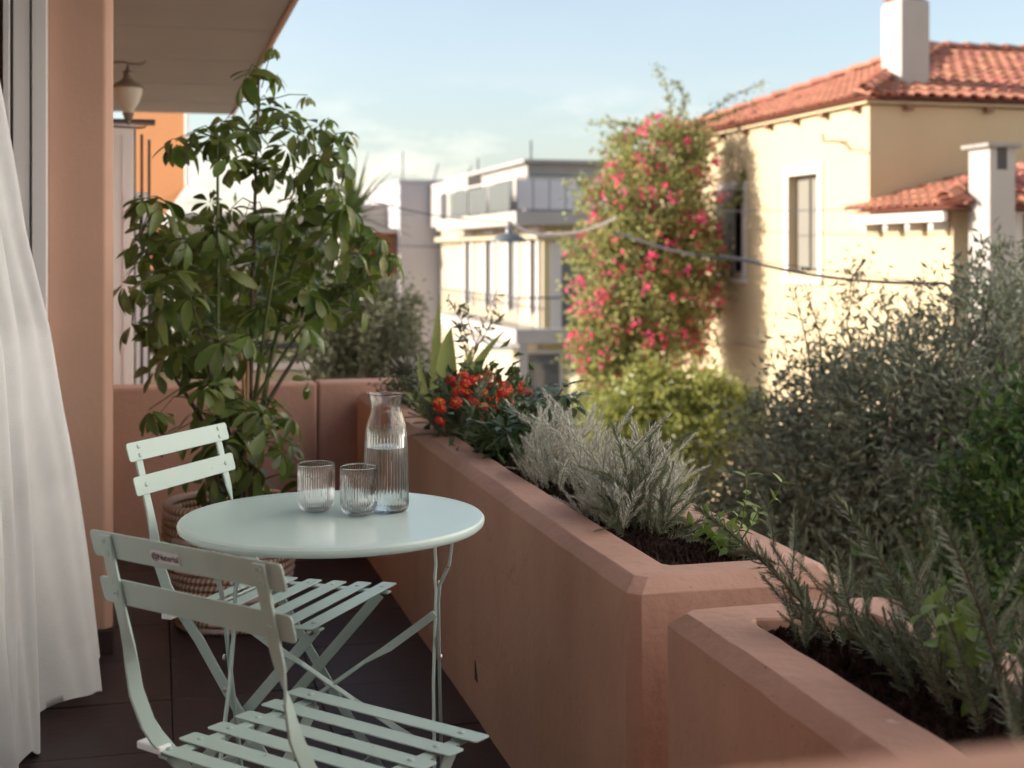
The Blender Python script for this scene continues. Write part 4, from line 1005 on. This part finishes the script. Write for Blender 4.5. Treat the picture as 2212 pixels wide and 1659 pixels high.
# left slope (a triangle) and front slope
vl = Vector((apx-ex0, 0, apz-E)); Ll = vl.length; hw = apy-ey0
n1 = lay_tiles(roof, (ex0-.04,ey0,E+.01), (0,1,0), vl, ey1-ey0, Ll, lambda a, b: b < Ll*min(a/hw, (ey1-ey0-a)/hw) + .05)
vf = Vector((0, apy-ey0, apz-E)); Lf = vf.length
def seen(a, b):
    p = hl + Vector((ex0+a, ey0+b*(apy-ey0)/Lf, E+b*(apz-E)/Lf)); d = p.x*s_+p.y*c_; lat = p.x*c_-p.y*s_
    return 1106+lat/d*FPX < 2290
n2 = lay_tiles(roof, (ex0,ey0-.04,E+.01), (1,0,0), vf, ex1-ex0, Lf, lambda a, b: a > b/Lf*(apx-ex0)-.05 and seen(a, b))
def ridge_line(parent, a, b, me, stp=.34):
    a, b = Vector(a), Vector(b); d = (b-a).normalized(); k = int((b-a).length/stp); x = d.cross(Vector((0,0,1))).normalized(); n = x.cross(d)
    for i in range(k): add('ridge_tile', me, parent, Matrix.Translation(a+d*i*stp+n*.07) @ Matrix(((x.x,d.x,n.x,0),(x.y,d.y,n.y,0),(x.z,d.z,n.z,0),(0,0,0,1))))
cap_me = barrel(.40,.105)
ridge_line(roof, (ex0,ey0,E+.02), (apx,apy,apz+.02), cap_me); ridge_line(roof, (ex0,ey1,E+.02), (apx,apy,apz+.02), cap_me); ridge_line(roof, (apx-.1,apy,apz), (apx+2.9,apy,apz), cap_me)
rf_me = MB().box((-.10,-.045,-.12),(.1,.045,-.046)).mesh('rafter', M['wood'])
for k in range(9): add('rafter', rf_me, roof, Matrix.Translation((0,.25+k*.82,E)))
for k in range(7): add('rafter', rf_me, roof, Matrix.Translation((.5+k*1.1,0,E)) @ Matrix.Rotation(R(90),4,'Z'))
# main chimney
ch = thing('chimney', 'tall white plastered chimney on the red tiled roof', 'chimney', (9.06,15.4,3.2))
def rect(x0,x1,y0,y1,z): return [(x0,y0,z),(x1,y0,z),(x1,y1,z),(x0,y1,z)]
MB().loft([rect(0,.40,0,.50,-.1),rect(0,.40,0,.50,1.20),rect(.03,.37,.03,.47,1.245),rect(.07,.33,.08,.42,1.25)]).build('stack', M['white_wall'], ch, bevel=.012)
b = MB(); b.box((.05,.06,1.251),(.35,.44,1.29)); b.box((.0,.0,1.291),(.40,.50,1.325)); b.build('cap', M['rooftile'], ch, bevel=.008)
# annex
AX0, AX1, AY0, AY1, AZ = HX, 11.5, 13.1, 14.885, 1.70
an = thing('house_annex', 'lower yellow annex with small tiled roof against the house', 'house', (AX0,AY0,-4))
mb = MB()
wall_holes(mb, (0,0,0), (1,0,0), (0,0,1), (0,-1,0), (0,AX1-AX0), (0,AZ+4), [(.84,1.6,4.7,5.66)], .16)
mb.addf([(0,0,0),(0,AY1-AY0,0),(0,AY1-AY0,AZ+4),(0,0,AZ+4)], [(3,2,1,0)]); mb.addf([(AX1-AX0,0,0),(AX1-AX0,AY1-AY0,0),(AX1-AX0,AY1-AY0,AZ+4),(AX1-AX0,0,AZ+4)], [(0,1,2,3)])
mb.build('wall', M['house'], an)
b = MB(); b.box((.74,-.03,4.6),(.84,-.002,5.78)); b.box((1.6,-.03,4.6),(1.7,-.002,5.78)); b.box((.84,-.0305,5.66),(1.6,-.0025,5.78)); w = b.build('window', M['trim'], an)
MB().box((.84,.12,4.7),(1.6,.14,5.66)).build('pane', M['glass_dk'], w)
for k in range(20): MB().box((.86,.03,4.74+k*.045),(1.06,.055,4.74+k*.045+.032)).build('louvre', M['shutter'], w)
b = MB(); q = AZ+4
b.addf([(-.28,-.28,q),(-.28,AY1-AY0,q),(1.3,AY1-AY0,q+.42),(1.3,.75,q+.42),(3.3,.75,q+.42),(3.3,-.28,q)], [(1,0,3,2),(0,5,4,3)])
b.addf([(-.28,-.28,q-.02),(-.28,AY1-AY0,q-.02),(3.3,AY1-AY0,q-.02),(3.3,-.28,q-.02)], [(0,1,2,3)]); ar = b.build('roof', M['roofbase'], an)
b = MB(); b.box((-.26,-.22,q-.13),(-.21,AY1-AY0,q-.021)); b.build('fascia', M['trim'], an)
vl2 = Vector((1.58,0,.42)); lay_tiles(ar, (-.32,-.28,q+.01), (0,1,0), vl2, AY1-AY0+.28, vl2.length, lambda a, b_: b_ < 1.63*a/1.03+.08)
vf2 = Vector((0,1.03,.42)); lay_tiles(ar, (-.28,-.32,q+.01), (1,0,0), vf2, 2.2, vf2.length, lambda a, b_: a > b_*1.4)
ridge_line(ar, (-.28,-.28,q+.02), (1.3,.75,q+.44), cap_me)
rf2 = MB().box((-.2,-.045,-.22),(.05,.045,-.131)).mesh('rafter', M['trim'])
for k in range(4): add('rafter', rf2, ar, Matrix.Translation((0,.12+k*.48,q)))
c2 = thing('chimney', 'square cream chimney with slotted top and flat slab beside the annex', 'chimney', (8.38,12.5,-4))
b = MB(); b.box((0,0,0),(.30,.38,6.10)); b.box((0,0,6.10),(.09,.38,6.33)); b.box((.20,0,6.101),(.30,.38,6.331)); b.box((.09,.12,6.102),(.20,.26,6.329)); b.build('stack', M['white_wall'], c2)
MB().box((-.06,-.06,6.332),(.36,.44,6.375)).build('cap_slab', M['cap'], c2, bevel=.005)
MB().box((.085,-.002,6.10),(.205,.115,6.328)).build('vent_slot', M['dark'], c2)

# ================================================================== buildings down the street
def building(name, label, loc): return thing(name, label, 'building', loc)
bx = Vector((11.2,39.4,-4)); B2 = building('apartment_block', 'cream apartment block with balconies and roof terrace down the street', bx)
def lz(py, d): return CH-(py-545)/FPX*d + 4        # height above ground
mb = MB()
zr = 6.25
h2 = [(.55,1.35,3.35,5.65),(3.1,4.1,3.35,5.65),(6.3,7.3,3.35,5.65),(9.6,10.6,3.35,5.65)]
wall_holes(mb, (0,0,0), (0,1,0), (0,0,1), (-1,0,0), (0,15.5), (0,zr), h2, .3)
mb.addf([(0,0,zr),(10,0,zr),(10,15.5,zr),(0,15.5,zr)], [(0,1,2,3)]); mb.build('wall', M['cream'], B2); mb = MB()
hf2 = [(.55,1.45,2.75,5.25),(3.0,4.6,.1,2.3)]
wall_holes(mb, (0,0,0), (1,0,0), (0,0,1), (0,-1,0), (0,10), (0,zr), hf2, .3)
mb.build('front_wall', M['ochre'], B2)
for k, (a0,a1,b0,b1) in enumerate(h2):
    w = MB(); w.box((-.06,a0-.28,b0-.1),(-.005,a0,b1+.35)); w.box((-.06,a1,b0-.1),(-.005,a1+.28,b1+.35)); w.box((-.061,a0,b1),(-.006,a1,b1+.35)); w = w.build('window', M['trim'], B2)
    MB().box((.05,a0,b0),(.09,a1,b1)).build('pane', M['glass_dk'], w)
    MB().box((.02,(a0+a1)/2-.04,b0),(.048,(a0+a1)/2+.04,b1)).build('mullion', M['trim'], w)
for (a0,a1,b0,b1) in hf2:
    w = MB(); w.box((a0-.35,-.06,b0),(a0,-.005,b1+.3)); w.box((a1,-.06,b0),(a1+.35,-.005,b1+.3)); w.box((a0,-.061,b1),(a1,-.006,b1+.3)); w = w.build('window', M['trim'], B2)
    MB().box((a0,.18,b0),(a1,.22,b1)).build('pane', M['glass_dk'], w)
def balcony(z, h, rail, name):
    b = MB(); b.box((-1.05,-.75,z),(10,0-.003,z+h)); b.box((-1.05,-.003,z),(-.003,11,z+h)); s = b.build(name, M['white_wall'], B2)
    r = MB()
    for yy in (rail,): r.box((-1.04,-.74,z+h+yy-.05),(10,-.69,z+h+yy)); r.box((-1.04,-.69,z+h+yy-.05),(-.99,11,z+h+yy))
    r.build('railing', M['metal_dk'] if rail < 1 else M['trim'], s)
    p = MB()
    n = 22
    for k in range(n): p.box((-1.03+k*.5,-.73,z+h),(-1.01+k*.5,-.71,z+h+rail-.05)); 
    for k in range(n): p.box((-1.03,-.73+k*.5,z+h),(-1.01,-.71+k*.5,z+h+rail-.05))
    o = p.build('balusters', M['metal_dk'], s); o['kind'] = 'stuff'
    return s
balcony(2.55,.42,.95,'balcony'); s = balcony(6.05,.40,1.0,'terrace')
for k in range(5): MB().box((-1.02+k*2.1,-.722,6.50),(-1.02+k*2.1+2.04,-.708,7.38)).build('glass_panel', M['glass_lt'], s)
for k in range(3): MB().box((-1.022,.1+k*2.9,6.50),(-1.008,2.8+k*2.9,7.34)).build('glass_panel', M['glass_dk'], s)
for a0 in (9.3,12.2): MB().box((-.43,a0,6.5),(-.402,a0+1.1,7.6)).build('penthouse_window', M['glass_dk'], B2)
MB().box((.07,4.0,6.5),(.098,6.4,7.7)).build('penthouse_window', M['glass_dk'], B2)
MB().box((-.30,-.30,5.62),(10,-.003,5.75)).build('cornice', M['cream'], B2)
MB().box((-.28,0,5.66),(-.003,15.4,5.84)).build('cornice', M['cream'], B2)
pent = MB(); pent.box((.1,2.2,6.26),(10,14,8.05)); pent.box((-.4,8.6,6.26),(.1,15.4,8.0)); pent.build('penthouse', M['white_wall'], B2)
MB().box((.2,2.17,6.3),(2.0,2.199,7.7)).build('penthouse_window', M['glass_dk'], B2)
MB().addf if False else None
MB().box((-.1,1.9,8.051),(10.2,14.1,8.16)).build('penthouse_roof', M['white_wall'], B2)
for x, y, h in ((.3,2.5,9.1),(.2,9.5,9.0),(4.5,4,8.9)): MB().tube([(x,y,6.3),(x,y,h-.3)], .028, 6).build('antenna', M['metal_dk'], B2, smooth=50)
for x in (-.95,1.9,4.6): MB().box((x,-.70,0),(x+.28,-.42,2.548)).build('pillar', M['white_wall'], B2)
b = MB(); b.loft([rect(-1.9,-1.05,-1.2,4.0,2.42), rect(-1.9,-1.05,-1.2,4.0,2.5)]); b.build('awning', M['trim'], B2)
for k, x in enumerate((-.6,.75,2.25,4.95)):
    w = MB(); w.box((x,-.05,.1),(x+.08,-.004,2.3)); w.box((x+1.1,-.05,.1),(x+1.18,-.004,2.3)); w.box((x+.08,-.051,2.2),(x+1.1,-.005,2.3)); w = w.build('shop_window', M['trim'], B2)
    MB().box((x+.08,-.03,.1),(x+1.1,-.006,2.2)).build('pane', M['glass_dk'], w)
for x, z in ((1.9,3.2),(5.2,3.3)):
    a = MB().box((x,-.45,z),(x+.8,-.1,z+.6)).build('air_conditioner', M['trim'], B2); MB().box((x+.1,-.455,z+.08),(x+.55,-.451,z+.52)).build('grille', M['metal_dk'], a)
MB().tube([(-.06,.25,0),(-.06,.25,5.6)], .05, 6).build('downpipe', M['white_wall'], B2, smooth=50)
MB().box((.4,-2.6,.9),(3.2,-1.4,1.75)).build('canopy', M['cream'], B2)

bx = Vector((9.55,55,-4)); B1 = building('apartment_block', 'grey flat-roofed block left of the cream block', bx)
b = MB(); b.box((0,0,0),(9,14,8.05)); b.box((-.06,-.06,8.05),(9.06,14.06,8.2)); b.build('wall', M['grey_wall'], B1)
b = MB(); b.box((-1.8,1.0,0),(-.004,10,6.2)); b.box((-1.2,3.0,6.2),(-.004,9,7.3)); b.build('side_wing', M['white_wall'], B1)
MB().box((-1.86,.7,4.2),(-.06,.99,6.0)).build('blind', M['blind'], B1)
MB().box((-1.2,.6,4.4),(-1.0,.68,6.0)).build('blind_post', M['redpaint'], B1)
b = MB(); b.box((-2.4,.3,6.02),(.0-.004,1.0,6.22)); b.build('balcony_slab', M['white_wall'], B1)
for k in range(3): MB().tube([(.3+k*1.3,1,8.2),(.3+k*1.7,1+k,9.0+.4*(k==0))], .025, 5).build('antenna', M['metal_dk'], B1, smooth=50)
for k in range(2): MB().box((2.2+k*2.5,-.03,3.5),(3.2+k*2.5,-.004,5.0)).build('window', M['glass_dk'], B1)

p = at(1262,365,52); B3 = building('apartment_block', 'white block with orange roof edge behind the bougainvillea', (p.x,p.y,-4))
b = MB(); b.box((0,0,0),(9,12,p.z+4-.1)); b.build('wall', M['white_wall'], B3); MB().box((-.2,-.3,p.z+3.9),(9.2,12,p.z+4.15)).build('roof', M['rooftile'], B3)
p = at(640,640,70); B4 = building('apartment_block', 'far pale block behind the tall potted plant', (p.x-6,p.y,-4))
b = MB(); b.box((0,0,0),(8.6,10,7.0)); b.build('wall', M['cream'], B4); MB().box((-.1,-.1,7.0),(8.7,10.1,7.2)).build('parapet', M['white_wall'], B4)
for k in range(3):
    for j in range(2): MB().box((1+k*2.6,-.04,1.5+j*3),(2.2+k*2.6,-.004,3.3+j*3)).build('window', M['glass_dk'], B4)

bounce_block = building('apartment_block', 'unseen white block added across the street to bounce sunlight onto the balcony', (8.9,-14,-4))  # added out of view: its sunlit wall bounces warm light onto the balcony
b = MB(); hz = [(1.2+k*3.2, 2.6+k*3.2, zz, zz+1.5) for k in range(7) for zz in (1.2,4.4,7.6,10.8,14.0)]
wall_holes(b, (0,0,0), (0,1,0), (0,0,1), (-1,0,0), (0,24.3), (0,17), hz, .2)
b.addf([(0,24.3,0),(8,24.3,0),(8,24.3,17),(0,24.3,17)], [(0,1,2,3)]); b.addf([(0,0,17),(8,0,17),(8,24.3,17),(0,24.3,17)], [(0,1,2,3)]); b.build('wall', M['bounce_white'], bounce_block)
for (a0,a1,b0,b1) in hz:
    MB().box((.15,a0,b0),(.19,a1,b1)).build('window', M['glass_dk'], bounce_block)
# pendant street lamp and wires
lp = at(1100,505,17.0)
sl_ = thing('street_lamp', 'grey enamel pendant street lamp hung from a cable over the street', 'street lamp', lp)
MB().lathe([(.205,-.105),(.215,-.10),(.208,-.075),(.165,-.035),(.09,.0),(.05,.012),(.045,.03),(.042,.075),(.05,.08),(.05,.095),(.025,.10),(.022,.15),(.002,.152)], 40).build('lamp_shade', M['lampmetal'], sl_, smooth=35)
MB().lathe([(.002,-.10),(.19,-.10),(.195,-.095),(.002,-.06)], 32).build('diffuser', M['trim'], sl_, smooth=35)
def wire(pts, sag, r, name, label, m):
    mb = MB(); P = []
    for a, b_ in zip(pts, pts[1:]):
        for k in range(16): t = k/16; P.append(a.lerp(b_, t) - Vector((0,0,sag*4*t*(1-t))))
    P.append(pts[-1]); t = thing('overhead_cable', label, 'cable', pts[0]); mb.tube([p-pts[0] for p in P], r, 5); mb.build('cable_strand', m, t, smooth=60); return P
wire([at(700,400,15), lp+Vector((0,0,.15))], .1, .008, 'cable', 'thin cable from the left holding the pendant lamp', M['metal_dk'])
wire([lp+Vector((0,0,.15)), at(1190,505,17), at(1330,470,17.5)], .06, .022, 'cable', 'thick pale cable looping from the pendant lamp to the bougainvillea', M['trim'])
Pw = wire([at(1330,500,12), at(1610,562,10.5), at(2040,612,8), at(2300,670,7)], .05, .011, 'cable', 'dark cable sagging across the yellow house front', M['metal_dk'])
wire([at(1555,550,12), at(2330,645,7)], .02, .004, 'cable', 'thin upper wire running above the dark cable', M['metal_dk'])
wire([at(800,525,30), at(1000,530,34)], .05, .012, 'cable', 'thin wire in front of the grey block', M['metal_dk'])
wire([at(1480,455,20), at(1870,452,15)], .01, .006, 'cable', 'hair-thin wire across the house windows', M['metal_dk'])

# ================================================================== trees and climbers
def bl(px, py, d, rx, ry, rz): p = at(px, py, d); return ((p.x,p.y,p.z),(rx,ry,rz))
p = at(1960,1250,6.6)
tree('olive_tree', 'large dark olive tree in shade filling the right side', 'tree', (p.x,p.y,-4), (p.x,p.y,.1),
     [bl(2010,920,6.6,.78,.8,.55), bl(1850,1080,6.7,.48,.6,.62), bl(2150,1000,6.3,.6,.6,.8), bl(1980,1270,6.4,.8,.7,.6), bl(1690,1230,6.9,.35,.5,.5), bl(2180,720,6.7,.38,.5,.42), bl(1900,1050,7.2,.8,.5,.7), bl(2080,1150,7.0,.7,.5,.7)], 900, 56, .07, .058, .017, M['olive'], M['bark'], .12, 9, (.35,1.08))
p = at(1740,700,7.2)
t = thing('olive_branch', 'loose olive branches reaching up before the house wall', 'tree branch', (p.x,p.y,p.z-1.2))
mb = MB(); LP = []; LD = []
for path in ([(1760,860),(1740,730),(1715,620)],[(1780,850),(1770,720),(1735,600)],[(1850,820),(1830,700),(1850,590)],[(1900,800),(1920,690),(1900,620)],[(1960,800),(1980,690),(1995,600)],[(2050,760),(2070,650),(2090,590)],[(2120,740),(2140,640),(2110,560)],[(2160,740),(2190,640),(2195,570)],[(1820,830),(1790,760),(1760,700)],[(1870,560),(1840,600),(1832,660)]):
    pp = [at(*q,7.0) for q in path]; mb.tube([x-t.location for x in pp], [.008,.005,.002], 5)
    for k in range(70):
        u = random.random(); i = 0 if u < .5 else 1; q = pp[i].lerp(pp[i+1], u*2-i); LP.append(np.array(q)+RNG.normal(size=3)*.045); LD.append(np.array((pp[2]-pp[0]).normalized())*.5+rand_dirs(1)[0])
mb.build('twigs', M['bark'], t, smooth=60)
Vv, Ff = leaf_cloud(np.array(LP), np.array(LD), .05, .013); o = add('leaves', np_mesh('leaves', Vv-np.array(t.location), Ff, M['olive']), t); o['kind'] = 'stuff'
p = at(2190,1250,5.2)
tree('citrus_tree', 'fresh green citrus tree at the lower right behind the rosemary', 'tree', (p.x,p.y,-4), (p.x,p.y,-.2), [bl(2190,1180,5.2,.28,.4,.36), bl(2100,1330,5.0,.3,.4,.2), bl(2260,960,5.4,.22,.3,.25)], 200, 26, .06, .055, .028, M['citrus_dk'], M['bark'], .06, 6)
p = at(1700,1330,7.5)
tree('olive_tree', 'small olive growing low between planter and yellow-green tree', 'tree', (p.x,p.y,-4), (p.x,p.y,-1), [bl(1650,1180,7.6,.42,.6,.5), bl(1740,1000,7.7,.3,.4,.3)], 330, 34, .07, .055, .017, M['olive_lt'], M['bark'], .06, 6)
def bt_(px, py, d, rx, ry, rz): q = 1.2; p = at(px, py, d*q); return ((p.x,p.y,p.z),(rx*q,ry*q*.9,rz*q))
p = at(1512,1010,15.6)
tree('citrus_tree', 'sunlit yellow-green citrus tree below the bougainvillea', 'tree', (p.x,p.y,-4), (p.x,p.y,-.6), [bt_(1490,905,13,.62,.6,.42), bt_(1370,900,13,.45,.5,.40), bt_(1560,890,13.2,.38,.5,.30), bt_(1330,960,13,.35,.4,.4), bt_(1480,1010,13,.5,.5,.22), bt_(1520,840,13,.28,.3,.2), bt_(1400,835,13.1,.25,.3,.22), bt_(1455,960,12.8,.4,.4,.3), bt_(1610,930,13.1,.18,.3,.22)], 600, 26, .075, .08, .042, M['citrus'], M['bark'], .055, 7)
def bg_(px, py, d, rx, ry, rz): q = 1.135; p = at(px, py, d*q); return ((p.x,p.y,p.z),(rx*q*1.07,ry*q*.9,rz*q))
p = at(1405,900,20.2); bt = Vector((p.x,p.y,-4))
bo = thing('bougainvillea', 'towering bougainvillea covered in pink blossoms beside the yellow house', 'bougainvillea', bt)
blobs = [bg_(1430,330,17.9,.66,.6,.42), bg_(1410,430,17.8,.85,.7,.5), bg_(1400,540,17.8,.92,.75,.55), bg_(1390,650,17.7,.85,.75,.55), bg_(1385,750,17.7,.80,.7,.5), bg_(1500,600,18,.35,.5,.9), bg_(1330,850,17.5,.5,.6,.5), bg_(1290,720,17.5,.32,.4,.6)]
o, cc = foliage_obj('crown', bo, blobs, 1350, 24, .10, .085, .05, M['boug_leaf'], (.45,1.04))
branches(bo, bt, bt+Vector((0,0,6.2)), cc, M['bark'], .09, 30)
# blossoms: many small bract bunches, gathered
P, D, cc2 = clump_points(blobs[:-2]+blobs[-1:], 620, 5, .035, (.88,1.10))
n = len(P); Vv, Ff = leaf_cloud(P, D, RNG.uniform(.055,.085,n), RNG.uniform(.045,.07,n), .3); o = add('blossoms', np_mesh('blossoms', Vv-np.array(bt), Ff, M['boug']), bo); o['kind'] = 'stuff'
# arching sprays
mb = MB(); LP = []; LD = []
for path in ([(1450,260),(1450,190),(1415,142)],[(1470,250),(1490,200),(1455,175)],[(1500,270),(1570,205),(1650,180)],[(1480,280),(1560,250),(1625,225)],[(1400,280),(1330,255),(1270,270)],[(1330,420),(1270,380),(1215,400)],[(1590,420),(1610,370),(1605,380)],[(1300,760),(1240,800),(1200,775)],[(1280,560),(1225,540),(1195,505)],[(1560,450),(1600,430),(1610,420)]):
    pp = [at(*q,20.0) for q in path]; cv = [(1-u)**2*pp[0]+2*(1-u)*u*pp[1]+u*u*pp[2] for u in [k/10 for k in range(11)]]
    mb = MB(); mb.tube([x-bt for x in cv], [.012*(1-.07*k) for k in range(11)], 5); mb.build('spray', M['bark'], bo, smooth=60)
    for k in range(85):
        u = random.random()*10; i = min(int(u),9); q = cv[i].lerp(cv[i+1], u-i); LP.append(np.array(q)+RNG.normal(size=3)*.035); LD.append(rand_dirs(1)[0])
Vv, Ff = leaf_cloud(np.array(LP), np.array(LD), .065, .04); o = add('spray_leaves', np_mesh('spray_leaves', Vv-np.array(bt), Ff, M['boug_leaf']), bo); o['kind'] = 'stuff'
# left middle: olive behind the parapet, pale-limbed tree behind the potted plant, yucca
p = at(800,830,12)
tree('olive_tree', 'grey-green olive behind the parapet, below the grey block', 'tree', (p.x,p.y,-4), (p.x,p.y,0), [bl(800,720,12,.38,.5,.36), bl(720,760,12,.4,.5,.3), bl(850,660,12.3,.2,.3,.28), bl(860,790,12,.3,.4,.25), bl(640,790,12,.5,.5,.3), bl(760,650,12.2,.3,.4,.3), bl(700,690,12,.35,.4,.3)], 700, 34, .065, .06, .019, M['olive_lt'], M['pale_bark'], .06, 8)
p = at(500,800,9)
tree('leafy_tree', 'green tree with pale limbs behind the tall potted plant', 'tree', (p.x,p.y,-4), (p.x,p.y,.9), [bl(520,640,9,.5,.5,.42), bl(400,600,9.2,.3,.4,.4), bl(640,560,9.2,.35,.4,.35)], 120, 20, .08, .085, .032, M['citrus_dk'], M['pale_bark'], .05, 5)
p = at(757,468,12.8); yu = thing('yucca', 'spiky yucca crown behind the right side of the potted plant', 'plant', (p.x,p.y,-4))
mb = MB(); mb.tube([(0,0,0),(.03,0,2.5),(0,0,p.z+4-.02)], [.05,.05,.045], 8); mb.build('trunk', M['bark'], yu, smooth=60)
for k in range(46):
    q = k*2.4; el = R(85-k*2.3); dr = Vector((math.cos(q)*math.cos(el), math.sin(q)*math.cos(el), math.sin(el))); ln_ = random.uniform(.45,.66); sd = dr.cross(Vector((0,0,1))).normalized(); nn = sd.cross(dr)
    mb = MB(); c0 = Vector((0,0,p.z+4)); rings = []
    for j in range(6):
        t = j/5; ww = .034*(1-t**2)*(.6+.4*min(1,t*4))+.0008; pp = c0+dr*ln_*t - Vector((0,0,.05*t*t*math.cos(el))); rings.append([pp+sd*ww, pp-nn*.003, pp-sd*ww, pp+nn*.001])
    mb.loft(rings); mb.build('leaf', M['yucca'], yu, smooth=60)
